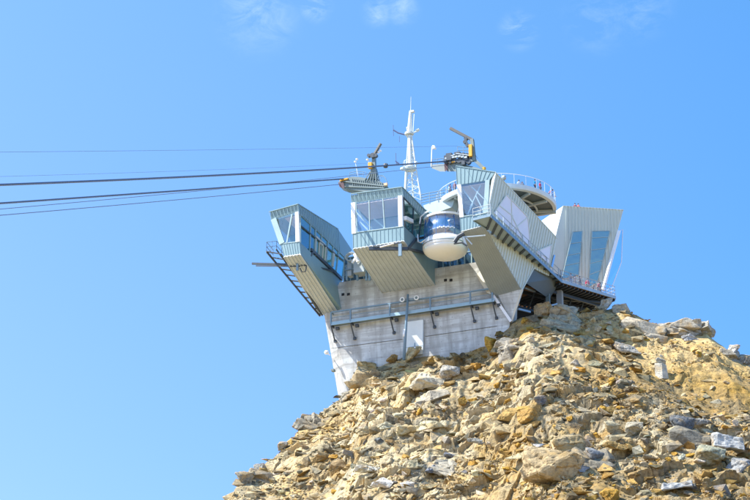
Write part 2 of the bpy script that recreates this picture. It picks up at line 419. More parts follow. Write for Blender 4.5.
def build_terrain():
    ax = axis(-46, 92, .17, 2500); ay = axis(242, 322, .15, 2500)
    X, Y = np.meshgrid(ax, ay); Z = ground(X, Y); PP = surface(X.ravel(), Y.ravel())
    nx, ny = len(ax), len(ay)
    v = PP*K
    idx = np.arange(nx*ny).reshape(ny, nx)
    q = np.stack([idx[:-1, :-1], idx[:-1, 1:], idx[1:, 1:], idx[1:, :-1]], -1).reshape(-1, 4)
    me = bpy.data.meshes.new('mountain_slope')
    me.vertices.add(len(v)); me.vertices.foreach_set('co', v.ravel())
    me.loops.add(q.size); me.loops.foreach_set('vertex_index', q.ravel().astype(np.int32))
    me.polygons.add(len(q)); me.polygons.foreach_set('loop_start', np.arange(0, q.size, 4, dtype=np.int32)); me.polygons.foreach_set('loop_total', np.full(len(q), 4, np.int32))
    me.polygons.foreach_set('use_smooth', [False]*len(q)); me.update(calc_edges=True); me.validate()
    # stone colour of the fine scree, by place
    xk, yk = X.ravel(), Y.ravel()
    a = np.clip(fbm(xk, yk, .06, 4, 40)*2.2+.5, 0, 1)[:, None]
    c = geology(PP)
    # each block its own stone
    pal = np.array([PALS[k] for k in ('cream', 'ochre', 'grey', 'cream', 'brown', 'ochre', 'pale', 'grey', 'cream', 'blue grey')])
    rk = rockiness(xk, yk)[:, None]
    for sz, wgt, sd in ((4.6, .35, 46), (2.1, .6, 21), (1.0, .5, 10)):
        _, g_, cid = blocks(xk, yk*1.28, sz, sd); k = np.clip(cid+.28*(a[:, 0]-.5), 0, .999)
        t = pal[(k*10).astype(int)]*(.8+.4*((cid*97) % 1))[:, None]
        c = c*(1-.3*wgt*rk)+t*.3*wgt*rk
        c = c*(1-.35*rk*np.exp(-g_/.05)[:, None]) if False else c
    at = me.color_attributes.new('tint', 'FLOAT_COLOR', 'POINT')
    at.data.foreach_set('color', np.concatenate([c, np.ones((len(c), 1))], 1).astype(np.float32).ravel())
    me.materials.append(ROCKA)
    o = bpy.data.objects.new('mountain_slope', me); COL.objects.link(o); o['kind'] = 'structure'
    return o
build_terrain()

def rock_shape(seed, sx, sy, sz, npts=16, sub=2, amp=.06):
    rr = random.Random(seed); bm = bmesh.new()
    for i in range(npts):
        p = Vector([rr.uniform(-1, 1) for _ in range(3)])
        m = max(abs(k) for k in p); p = p/m if rr.random() < .75 else p
        if p.length > 1.32: p *= 1.32/p.length
        bm.verts.new((p.x*sx, p.y*sy, p.z*sz))
    r = bmesh.ops.convex_hull(bm, input=bm.verts)
    bad = [e for e in r['geom_interior']+r['geom_unused'] if isinstance(e, bmesh.types.BMVert)]
    if bad: bmesh.ops.delete(bm, geom=list(set(bad)), context='VERTS')
    bmesh.ops.dissolve_limit(bm, angle_limit=R(14), verts=bm.verts, edges=bm.edges)
    bmesh.ops.triangulate(bm, faces=bm.faces)
    if sub:
        bmesh.ops.bevel(bm, geom=list(bm.edges), offset=.07*min(sx, sy, sz), segments=1, affect='EDGES', clamp_overlap=True)
        bmesh.ops.triangulate(bm, faces=bm.faces)
        for _ in range(sub+1):
            long = [e for e in bm.edges if e.calc_length() > .085]
            bmesh.ops.subdivide_edges(bm, edges=long, cuts=1); bmesh.ops.triangulate(bm, faces=bm.faces)
        bm.normal_update()
        off = Vector((seed*3.1, seed*1.7, 0))
        for v in bm.verts:
            n1 = mnoise.fractal(v.co*1.7+off, .9, 2.1, 4); n2 = mnoise.cell(v.co*2.4+off)
            lay = math.sin((v.co.z*1.0+v.co.x*.35)*13+n1*3)
            ds, ps = mnoise.voronoi(Vector((v.co.x*1.5, v.co.y*1.5, v.co.z*2.3))+off+Vector((n1, n2, n1))*.12)
            hh = mnoise.cell(ps[0]*7.3)
            v.co += v.normal*(amp*.5*n1+amp*.6*hh+amp*.18*lay-amp*.55*math.exp(-(ds[1]-ds[0])/.03))
    bmesh.ops.recalc_face_normals(bm, faces=bm.faces); bm.verts.index_update()
    V_ = np.array([v.co[:] for v in bm.verts]); F_ = [[v.index for v in f.verts] for f in bm.faces]
    bm.free(); return V_, F_
def rock_mesh(name, *a, **k):
    V_, F_ = rock_shape(*a, **k); me = bpy.data.meshes.new(name); me.from_pydata(V_.tolist(), [], F_); me.update(); me.materials.append(ROCKO)
    me.polygons.foreach_set('use_smooth', [False]*len(me.polygons))
    return me
DET = {'block': [rock_mesh('boulder', 100+i, 1, .85, .75, 11, 3, .10) for i in range(6)],
       'slab': [rock_mesh('boulder', 200+i, 1, .8, .34, 11, 3, .085) for i in range(5)],
       'wedge': [rock_mesh('boulder', 300+i, 1, .7, .5, 9, 3, .10) for i in range(5)],
       'long block': [rock_mesh('boulder', 400+i, 1, .5, .45, 11, 3, .085) for i in range(3)]}
SLOPE_N = Vector((0, -.58, .81))
def orient(align, yaw=None, tilt=.35):
    z = (Vector((0, 0, 1)).lerp(SLOPE_N, align)+Vector((random.uniform(-1, 1), random.uniform(-1, 1), 0))*tilt).normalized()
    x = Vector((1, 0, 0)); yw = random.uniform(0, 2*math.pi) if yaw is None else yaw
    x = Vector((math.cos(yw), math.sin(yw), 0)); x = (x-z*x.dot(z)).normalized(); y = z.cross(x)
    return Matrix((x, y, z)).transposed()
def tinted(cn, var=.18):
    k = random.uniform(1-var, 1+var); c = PALS[cn]
    return tuple(min(.8, max(.02, q*k*random.uniform(.94, 1.06))) for q in c)
PLACED = []      # (px, py, r_px)
def place_boulder(px, py, wpx, shape, cn, yaw=None, tilt=.25, align=.6, sink=.25, col=None, name='boulder', flat=1.0):
    p = None
    for k in range(8):
        p = hit_ground(px, py+2*k)
        if p is not None: break
    if p is None: return None
    s = wpx*p.length/FPX*.5*K            # half width in metres
    me = random.choice(DET[shape])
    o = bpy.data.objects.new(name, me); COL.objects.link(o)
    m = orient(align, yaw, tilt).to_4x4()
    o.matrix_world = Matrix.Translation(p*K+SLOPE_N*s*(.4-sink)) @ m @ Matrix.Diagonal((s, s*random.uniform(.85, 1.1), s*flat*random.uniform(.9, 1.1), 1))
    o.color = (*(col or tinted(cn)), 1)
    PLACED.append((px, py, wpx*.5)); return o

# prominent rocks, each with its own label; they double as landmarks for the others
LAND = [('station concrete wall', 430, 340), ('steel catwalk', 470, 330), ('dark space under the deck', 540, 312)]
def lm(o, label, nick, px, py, cat='boulder', grp=None):
    if o is None: return
    tag(o, label, cat, grp); LAND.append((nick, px, py))
BIG = [
 (551,470,56,'block',(.47,.36,.20),.15,.75,'big cracked brown boulder with pale grey face, largest rock in the lower middle','cracked brown boulder'),
 (567,449,34,'block',(.38,.31,.18),.4,.6,'rounded brown grey boulder resting right above the big cracked boulder','rounded brown boulder'),
 (431,438,30,'wedge',(.62,.56,.36),.6,.8,'pale cream wedge shaped block with a smooth lit face in the middle of the slope','cream wedge block'),
 (409,437,26,'wedge',(.60,.53,.33),.5,.8,'creamy yellow block leaning against the cream wedge block','creamy yellow block'),
 (447,432,22,'block',(.52,.47,.33),.2,.7,'cream stone with greyish underside behind the cream wedge block','greyish cream stone'),
 (366,438,26,'wedge',(.58,.54,.36),.1,.7,'flat sided pale green cream rock alone on the sandy patch','pale sandy patch rock'),
 (388,433,24,'wedge',(.57,.52,.35),.3,.7,'angular cream rock beside the sandy patch, upper one of the cream pair','angular cream rock'),
 (352,458,19,'wedge',(.22,.25,.26),1.1,.5,'dark grey pyramid shaped rock standing upright on sand','dark pyramid rock'),
 (367,477,26,'slab',(.66,.63,.52),.2,.7,'bright pale slab tilted towards the sun low on the slope','bright tilted slab'),
 (382,487,24,'slab',(.66,.64,.58),.0,.6,'white topped slab with ochre edge at the bottom of the slope','white topped slab'),
 (427,476,20,'wedge',(.20,.22,.25),.5,.6,'blue grey dark wedge rock in pale scree','dark wedge rock'),
 (408,491,15,'block',(.66,.62,.54),.1,.3,'small square white block at the lower edge of the scree','square white block'),
 (346,401,13,'block',(.30,.28,.22),.6,.5,'dark grey brown rock at the foot of the concrete corner','rock at the concrete corner'),
 (387,362,24,'wedge',(.40,.24,.08),.9,.3,'rust orange pointed rock standing against the concrete wall','rust pointed rock'),
 (366,373,21,'block',(.42,.34,.18),.3,.4,'ochre grey blocky rock against the foot of the concrete wall','ochre blocky rock'),
 (412,362,24,'block',(.55,.44,.24),.2,.5,'yellowish rounded rock in front of the white door panel','yellowish door rock'),
 (510,424,28,'long block',(.45,.30,.10),.05,.3,'ochre layered long block, left one of the ledge in mid slope','ochre ledge block'),
 (530,417,24,'block',(.44,.27,.08),.1,.3,'deep ochre square block on the ledge in mid slope','square ochre block'),
 (487,424,24,'block',(.50,.37,.18),.3,.4,'buff block at the left end of the ochre ledge','buff ledge block'),
 (682,434,32,'block',(.14,.15,.155),.5,.5,'dark blue grey boulder with sharp facets right of the middle','blue grey boulder'),
 (702,431,20,'wedge',(.28,.275,.25),.2,.5,'grey wedge rock touching the dark blue grey boulder','grey wedge rock'),
 (724,418,12,'block',(.66,.44,.16),.2,.4,'bright yellow orange stone on scree at right','bright orange stone'),
 (612,433,18,'block',(.46,.40,.25),.1,.3,'square buff block with rounded corners between ochre plates','square buff block'),
 (634,436,20,'block',(.42,.38,.28),.2,.3,'grey buff block beside the square buff block','grey buff block'),
 (709,468,32,'block',(.31,.31,.22),.2,.4,'olive grey boulder with ochre base below the pale concrete slab','olive boulder'),
 (738,477,30,'block',(.30,.31,.31),.4,.4,'dark faced grey boulder at the right edge of the slope','dark faced boulder'),
 (700,467,17,'slab',(.64,.59,.50),1.2,.5,'pale cream slab leaning on the olive boulder','pale leaning slab'),
 (679,468,15,'wedge',(.40,.40,.30),.8,.5,'smooth grey green leaning stone among ochre plates','smooth leaning stone'),
 (624,475,22,'wedge',(.47,.42,.28),.7,.5,'cream grey leaning slab with dark gap beneath','dark gap slab'),
 (616,456,26,'slab',(.45,.30,.11),.1,.4,'broad ochre plate lying flat in the rubble','broad ochre plate'),
 (594,465,24,'block',(.26,.27,.27),.5,.4,'grey boulder in the shaded hollow right of the cracked boulder','shaded hollow boulder'),
 (582,475,18,'wedge',(.27,.29,.31),.2,.4,'blue grey rock low in the shaded hollow','hollow blue rock'),
 (520,466,26,'slab',(.58,.50,.30),.9,.5,'pale yellow flat slab pointing at the cracked brown boulder','pale yellow slab'),
 (541,449,14,'slab',(.62,.62,.60),.4,.3,'small white grey plate above the pale yellow slab','white grey plate'),
 (480,447,22,'slab',(.30,.30,.27),.9,.4,'dark grey rough rock amid fine buff scree','rough scree rock'),
 (303,424,17,'block',(.30,.28,.22),.6,.3,'grey brown rounded boulder on the skyline of the lower ridge','skyline boulder'),
 (261,467,13,'block',(.32,.31,.27),.6,.3,'grey block on the lowest part of the ridge skyline','low ridge block'),
 (283,448,11,'block',(.34,.33,.29),.1,.3,'small pale grey skyline block below the rounded skyline boulder','pale skyline block'),
 (245,476,20,'block',(.31,.29,.23),.3,.3,'broad grey rock near the lowest end of the ridge','lowest ridge rock'),
 (318,441,15,'block',(.55,.46,.28),.3,.3,'cream block just inside the lower ridge','inner ridge block'),
 (425,385,40,'slab',(.60,.54,.40),.35,.6,'long pale grey slab lying diagonally below the yellowish rock','long diagonal slab'),
 (449,377,22,'block',(.40,.38,.33),.3,.4,'grey rock at the top of the diagonal slab','grey diagonal rock'),
 (628,353,30,'slab',(.36,.34,.29),.1,.4,'dark grey flat ledge rock below the deck end','flat ledge rock'),
 (692,343,22,'wedge',(.42,.42,.40),.2,.4,'grey flat rock at the foot of the grey outcrop','outcrop foot rock'),
 (733,357,18,'block',(.42,.41,.38),.2,.3,'grey broken rock on the right skyline','right skyline rock'),
 (744,364,14,'block',(.28,.27,.24),.4,.3,'dark pointed rock at the right end of the skyline','dark skyline rock'),
 (562,312,34,'slab',(.42,.37,.27),.2,.4,'grey dusty ledge under the deck column','dusty ledge'),
 (546,314,22,'block',(.40,.30,.17),.2,.4,'rusty brown rock right below the dark deck space','rusty deck rock'),
 (606,311,20,'block',(.52,.48,.40),.3,.4,'pale rock at the right end beneath the deck corner','deck corner rock'),
 (622,312,18,'block',(.48,.44,.34),.5,.4,'buff rock on the crest right of the deck corner','crest buff rock'),
]
for (px, py, w, sh, col, yaw, fl, lab, nick) in BIG:
    o = place_boulder(px, py, w*1.04, sh, None, yaw=yaw, tilt=.18, sink=-.02, col=col)
    lm(o, lab, nick, px, py)

# bedrock crags breaking through the rubble
def crag_mesh(seed, nb=15, ext=(1, .8, .62)):
    """bedrock: angular blocks with a shared bedding, wedged into one mass"""
    rr = random.Random(seed); vs = []; fs = []
    dip = Matrix.Rotation(rr.uniform(-.35, .35), 3, 'Y') @ Matrix.Rotation(rr.uniform(-.3, .3), 3, 'X')
    for i in range(nb):
        a = rr.uniform(0, 2*math.pi); q = math.sqrt(rr.random())*.72 if i else 0
        c = Vector((math.cos(a)*q*ext[0], math.sin(a)*q*ext[1], rr.uniform(-.25, .5)*ext[2]*(1-.6*q)))
        k = rr.uniform(.26, .5) if i else .72
        V_, F_ = rock_shape(seed*31+i, k*rr.uniform(.9, 1.3), k*rr.uniform(.7, 1.0), k*rr.uniform(.4, .7), rr.choice([9, 11, 13]), 1, .035)
        m = np.array(dip @ Matrix.Rotation(rr.gauss(.2, .35), 3, 'Z') @ Matrix.Rotation(rr.gauss(0, .15), 3, 'X')); V_ = V_@m.T+np.array(c)
        n = len(vs); vs += V_.tolist(); fs += [[j+n for j in f] for f in F_]
    me = bpy.data.meshes.new('bedrock_crag'); me.from_pydata(vs, [], fs); me.update(); me.materials.append(ROCKO)
    me.polygons.foreach_set('use_smooth', [False]*len(me.polygons)); return me
CRAG = [crag_mesh(500+i) for i in range(4)]
for i, (px, py, w, hh, cn, yaw, lab, nick) in enumerate([
  (316,424,42,.75,(.33,.30,.23),.2,'broken grey brown bedrock crag forming the skyline below the concrete corner','skyline crag'),
  (368,382,44,.6,(.40,.32,.19),.4,'craggy ochre brown bedrock hump at the foot of the left concrete corner','ochre crag'),
  (262,478,44,.6,(.37,.33,.25),.1,'low fractured grey bedrock crag at the lowest end of the ridge','low ridge crag'),
  (505,432,62,.6,(.42,.33,.18),.2,'fractured ochre bedrock ledge across the middle of the slope','ochre ledge crag'),
  (585,462,80,.5,(.24,.215,.16),.3,'big dark grey fractured bedrock knoll around the cracked brown boulder','dark knoll'),
  (688,441,56,.5,(.20,.185,.145),.0,'dark grey fractured bedrock band at the lower right of the slope','dark rock band'),
  (440,392,60,.4,(.48,.43,.33),.5,'pale grey bedrock rib below the door panel','pale rib'),
  (515,345,54,.6,(.34,.31,.25),.3,'grey brown bedrock step against the right end of the concrete wall','wall step'),
  (575,322,70,.55,(.42,.365,.25),.1,'dusty grey bedrock crest under the open deck','dusty crest'),
  (640,330,60,.6,(.46,.41,.31),.1,'pale fractured bedrock crest left of the grey skyline outcrop','pale crest'),
  (730,356,46,.5,(.40,.35,.26),.2,'grey bedrock crest falling away at the right edge','falling crest'),
  (560,385,64,.4,(.44,.34,.18),.6,'low ochre bedrock rib high on the slope below the deck','high ochre rib'),
  (455,470,56,.4,(.43,.39,.30),.2,'low grey buff bedrock hump in the lower scree','buff hump')]):
    DET['crag'] = [CRAG[i % 4]]
    o = place_boulder(px, py, w, 'crag', None, yaw=yaw, tilt=.12, align=.85, sink=.62, col=cn, name='bedrock_crag', flat=hh/.62)
    lm(o, lab, nick, px, py, 'crag')
    if o is not None: PLACED.pop()

# the grey outcrop on the right skyline
def outcrop():
    c = atY(679, 326, 309.5)
    me = crag_mesh(77, 26, (1.25, .8, .8)); o = bpy.data.objects.new('rock_outcrop', me); COL.objects.link(o)
    s_ = 5.6*K; o.matrix_world = Matrix.Translation(c*K-Vector((0, 0, 1.2))) @ Matrix.Rotation(-.06, 4, 'Y') @ Matrix.Diagonal((s_*.92, s_*.7, s_*.66, 1))
    o.color = (.42, .395, .325, 1)
    tag(o, 'grey blocky rock outcrop capping the right hand skyline', 'rock outcrop'); LAND.append(('grey outcrop', 680, 322))
    PLACED.append((680, 322, 28))
outcrop()

# pale concrete slabs and white boundary marker
def slab_block(px0, py0, px1, py1, hpx, dep, name, lab, cat, lift=.6):
    a = hit_ground(px0, py0); b = hit_ground(px1, py1)
    if a is None or b is None: return
    a = a+SLOPE_N*lift; b = atY(px1, py1, a.y+.5)
    d = (b-a); h = hpx*a.length/FPX/CT
    up = Vector((0, .25, .97)); back = Vector((0.1, 1, .18)).normalized()*dep
    m = MB(); rr = random.Random(3)
    pts = [a, b, b+up*h*.95, a+up*h]
    allp = pts+[p+back for p in pts]
    bm = bmesh.new()
    for p in allp: bm.verts.new(p)
    bmesh.ops.convex_hull(bm, input=bm.verts); bmesh.ops.bevel(bm, geom=list(bm.edges), offset=.06, segments=1, affect='EDGES')
    bmesh.ops.triangulate(bm, faces=bm.faces)
    for _ in range(3):
        bmesh.ops.subdivide_edges(bm, edges=[e for e in bm.edges if e.calc_length() > .4], cuts=1); bmesh.ops.triangulate(bm, faces=bm.faces)
    bm.normal_update()
    for v in bm.verts: v.co += v.normal*(.28*mnoise.fractal(v.co*.8, .9, 2.1, 5))
    bm.verts.index_update(); m.add([v.co.copy() for v in bm.verts], [[v.index for v in f.verts] for f in bm.faces]); bm.free()
    o = m.build(name, ROCKO, base=a); o.color = (.50, .50, .47, 1); tag(o, lab, cat); return o
slab_block(714, 457, 745, 450, 14, 3.2, 'stone_slab', 'big light grey straight edged slab lying at the right edge of the slope', 'slab', 1.3); LAND.append(('light grey slab', 732, 447)); PLACED.append((732, 449, 18))
slab_block(663, 494, 692, 486, 6, 5.5, 'stone_slab', 'thin flat light grey slab lying at the bottom right of the slope', 'slab', 1.0); LAND.append(('thin flat slab', 680, 488)); PLACED.append((680, 488, 16))
def cairn():
    p = hit_ground(661, 378); t = thing('boundary_marker', 'whitewashed square stone marker with a rounded rock on top, on the orange scree', 'marker', p)
    s = 300/FPX*1.02
    def P(dx, dy, dz): return p+Vector((dx*s, dy*s, dz*s))
    m = MB().hull([P(x, y, z) for x, y, z in [(-6,-2,-3),(1,-5,-3),(8,0,-3),(1,5,-3),(-6,-2,14),(1,-4.5,13),(6,0,12.5),(1,4,13)]]); bo = m.build('stone_block', ROCKO, t); bo.color = (.64, .60, .49, 1)
    V_, F_ = rock_shape(911, 1, .9, .8, 14, 2, .06)
    b = MB().add([P(.8, 0, 16.5)+Vector(v)*5.2*s for v in V_], F_); bo = b.build('cap_stone', ROCKO, t); bo.color = (.50, .48, .40, 1)
    b = MB().add([P(1.6, 0, 22)+Vector(v)*1.9*s for v in V_], F_); bo = b.build('top_stone', ROCKO, t); bo.color = (.58, .56, .48, 1)
    LAND.append(('white marker', 661, 366)); PLACED.append((661, 368, 12))
cairn()

# the rest of the countable boulders: label from colour, size, shape and the nearest landmark
USED = set()
def auto_label(cn, wpx, sh, px, py):
    size = 'small' if wpx < 9.5 else 'medium sized' if wpx < 14 else 'large'
    noun = {'block': 'blocky rock', 'slab': 'flat slab', 'wedge': 'pointed rock', 'long block': 'elongated rock'}[sh]
    for nick, lx, ly in sorted(LAND, key=lambda t: (t[1]-px)**2+((t[2]-py)*1.2)**2)[:5]:
        dx, dy = px-lx, py-ly
        if abs(dx) > abs(dy)*1.3: rel = 'to the right of' if dx > 0 else 'to the left of'
        else: rel = 'below' if dy > 0 else 'above'
        for pre in ('',):
            lab = f'{size} {cn} {noun} {rel} the {nick}'
            if lab not in USED and len(lab.split()) <= 16: USED.add(lab); return lab
    return None
EXTRA = []
cnt = 0
def sil_y(px): return interp(SIL, px)
tries = 0
while cnt < 245 and tries < 6000:
    tries += 1
    px = random.uniform(228, 749); py = random.uniform(318, 499)
    if py < sil_y(px)+5: continue
    w = 7.0*(1-random.random())**(-1/2.3)
    if w > 24: continue
    if px > 640 and py < 420 and px+py > 1000 and (w > 9 or random.random() < .6): continue
    if any((px-a)**2+(py-b)**2 < (r*.75+w*.42)**2 for a, b, r in PLACED): continue
    cn = pick(zone(px, py)); sh = random.choice(['block', 'block', 'slab', 'slab', 'wedge', 'long block'])
    lab = auto_label(cn, w, sh, px, py)
    if lab is None: continue
    o = place_boulder(px, py, w, sh, cn, tilt=.3, align=random.uniform(.3, .9), sink=.22)
    if o is None: continue
    tag(o, lab, 'rock', 'loose rocks strewn over the slope'); cnt += 1

# uncountable rubble: one mesh of broken stone
def rubble():
    shapes = [rock_shape(600+i, 1, random.uniform(.5, .9), random.uniform(.25, .65), random.choice([6, 7, 8, 9]), 0) for i in range(26)]
    shapes = [(v, np.array([f for f in fs if len(f) == 3])) for v, fs in shapes]
    VV = []; FF = []; CC = []; off = 0; n = 0; near_ = np.array([q for q in PLACED if 6 < q[2] < 25])
    while n < 150000:
        # uniform over the slope surface
        x = random.uniform(-44, 88); yr = float(np.interp(x, XR, YR)); y = yr - random.random()**.85*70 + 1.2
        n += 1
        VV.append((x, y)); 
    xy = np.array(VV); SP = surface(xy[:, 0], xy[:, 1]); dens = fbm(xy[:, 0], xy[:, 1], .09, 3, 77); local = geology(SP); VV = []
    for i in range(n):
        p = Vector(SP[i]); px, py = proj(p)
        s = min(1.25, .095*(1-random.random())**(-1/2.0))
        if s < .75 and len(near_) and np.any(((near_[:, 0]-px)**2+(near_[:, 1]-py)**2) < (near_[:, 2]*.85)**2): continue
        d = dens[i]
        if random.random() < .50-5.5*d and s < .9: continue
        if px > 640 and py < 425 and px+py > 1000 and random.random() < .75: s = min(s*.5, .3)
        sh, fc = shapes[random.randrange(len(shapes))]
        m = np.array(orient(random.uniform(.2, 1), random.gauss(.15, .7), .38))
        v = (sh*s)@m.T*np.array([1, 1, 1]) + np.array(p+SLOPE_N*s*.10)
        VV.append(v); FF.append(fc+off); off += len(v)
        c = np.array(tinted(pick(zone(px, py)), .22))
        lc = local[i]; c = lc*.38+c*.62
        CC.append(np.tile(np.array([*(c*(random.uniform(.32, 1.0) if random.random() < .85 else 1.15)), 1.]), (len(v), 1)))
    v = np.concatenate(VV)*K; f = np.concatenate(FF); c = np.concatenate(CC).astype(np.float32)
    me = bpy.data.meshes.new('rubble')
    me.vertices.add(len(v)); me.vertices.foreach_set('co', v.astype(np.float32).ravel())
    me.loops.add(f.size); me.loops.foreach_set('vertex_index', f.astype(np.int32).ravel())
    me.polygons.add(len(f)); me.polygons.foreach_set('loop_start', np.arange(0, f.size, 3, dtype=np.int32)); me.polygons.foreach_set('loop_total', np.full(len(f), 3, np.int32)); me.polygons.foreach_set('use_smooth', [False]*len(f))
    me.update(calc_edges=True)
    at = me.color_attributes.new('tint', 'FLOAT_COLOR', 'POINT'); at.data.foreach_set('color', c.ravel())
    me.materials.append(ROCKA)
    o = bpy.data.objects.new('rubble', me); COL.objects.link(o)
    tag(o, 'loose broken ochre and grey rubble covering the slope', 'rubble', None, 'stuff')
rubble()

# ------------------------------------------------------------------ the station
ST_ = thing('cable_car_station', 'angular metal clad mountain cable car station on a flared concrete base atop the rocky crest', 'station', W(0, 17, -18))
def lerp(a, b, t): return Vector(a).lerp(Vector(b), t)

def concrete_base():
    # front wall: flares outward at the top, top edge at w = .5
    bl = av(353, 386, 15.6); tl = av(324, 315, 14); ol = av(338, 395, 18.2)
    d1 = VA*13
    m = MB()
    top_l = W(-16.6, 14, .5); top_r = W(12, 14, .5)
    br = W(15, 16.6, -22); bl2 = lerp(tl, bl, 1.6); 
    front = [W(-19.0, 14, -4.8), top_l, top_r, W(14, 14, -2), W(11.5, 15.2, -12), br, bl2]
    # block hull = front outline + same outline moved back
    ol2 = lerp(tl, ol, 1.6)
    m.hull([W(-19.2, 14, -4.75), top_l, top_r, W(13.4, 14, -4.6), W(8.3, 16.4, -22), bl2, ol2] + [p+d1 for p in (tl, top_l, top_r-UA*4, W(9, 14, -4.6), W(4, 16.4, -22))] + [ol2+d1])
    o = m.build('concrete_base', CONC, ST_)
    # square cast-in sockets in pairs
    for a, b in [((343, 294.5), (348.5, 294.3)), ((445.5, 280.2), (451, 280.2))]:
        h = MB()
        for q in (a, b):
            c = av(q[0], q[1], 13.98); h.box(c, UA*.48, VA*.12, WA*.42)
        h.build('socket_pair', BLACKM, o)
    # small flush marks, pipe and white door panel
    dm = MB(); c = av(407.5, 321.5, 14.0)
    def wallpt(px, py, off):      # on the raking front wall
        n = (W(0, 14, -4.7)-W(0, 15.6, -17)).cross(UA); 
        if n.dot(VA) > 0: n = -n
        n.normalize(); return plane(px, py, W(0, 14, -4.75)+n*off, n), n
    pts = [wallpt(*q, .35)[0] for q in ((407.5, 321.5), (423.2, 319.5), (423.0, 354), (405.5, 356.5))]
    nn = wallpt(0, 0, 0)[1]
    dm.panel(pts, nn*-.3); d = dm.build('door_panel', metal('pale mint door', (.78, .82, .79), .4, var=.02), o)
    fr = MB(); fr.tube([pts[0], pts[1], pts[2]], .06, 6); fr.beam(lerp(pts[0], pts[3], .75), lerp(pts[1], pts[2], .75), .06, .08); fr.build('door_frame', GALV, d)
    lp = MB(); c, _ = wallpt(326.5, 352.5, .5); lp.lathe(c-WA*.35, [(.02, 0), (.3, .1), (.38, .35), (.3, .6), (.02, .7)], 16); lp.beam(c, c+VA*1.4, .12, .12); lp.build('wall_lamp', WHITE, o, True)
    sp = MB(); c, _ = wallpt(333.2, 370.5, .3); sp.box(c, UA*.5, VA*.8, WA*.35); sp.build('bracket', GREYG, o)
    cl = MB(); q = [wallpt(x, y, .04)[0] for x, y in ((331, 348.5), (350, 346), (375, 342.8), (402, 339.2))]; cl.tube(q, .035, 5)
    q = [wallpt(x, y, .04)[0] for x, y in ((425, 336.5), (460, 331.5), (497, 326))]; cl.tube(q, .03, 5); cl.build('conduit', DARK, o)
    # triangular concrete prow under the right pod
    pr = MB()
    A = av(496.5, 291.5, 13.6); B = av(521.6, 289.5, 13.6); C = av(511.3, 322, 14.6); 
    A2 = av(491, 291, 15.2); C2 = av(508, 324, 16)
    pr.hull([A, B, C, A2, C2, A+VA*3, B+VA*.5, C+VA*.5]); pr.build('concrete_prow', CONC, o)
    ed = MB(); ed.beam(av(522.3, 289.5, 13.5), av(511.8, 321.5, 14.5), .28, .3, VA); ed.build('prow_edge', CREAM, o)
    ct = MB(); ct.beam(av(493.2, 295.5, 13.3), av(511, 321.5, 14.3), .42, .2, VA); ct.build('sunlit_edge', WHITE, o)  # white strip paints the sunlit left face of the prow
    return o
BASE = concrete_base()

def bay(u0, u1, v, w0, w1, n, name='bay_facade'):
    m = MB(); m.box(W((u0+u1)/2, v+.15, (w0+w1)/2), UA*(u1-u0), VA*.2, WA*(w1-w0)); o = m.build(name, GLD, ST_)
    f = MB()
    for i in range(n+1):
        u = u0+(u1-u0)*i/n; f.box(W(u, v-.05, (w0+w1)/2), UA*.16, VA*.2, WA*(w1-w0))
    for k in range(4):
        w = w0+(w1-w0)*k/3; f.box(W((u0+u1)/2, v-.02, w), UA*(u1-u0), VA*.14, WA*.14)
    f.build('mullions', FRAME, o)
    return o
bay(-16.2, -7.0, 15.0, .5, 5.0, 8); bay(-.5, 11.5, 15.4, .5, 8.2, 10)

def cladding(m, A, B, C, D, n, away, w=.10, h=.10): m.ribs(A, B, C, D, n, w, h, away)

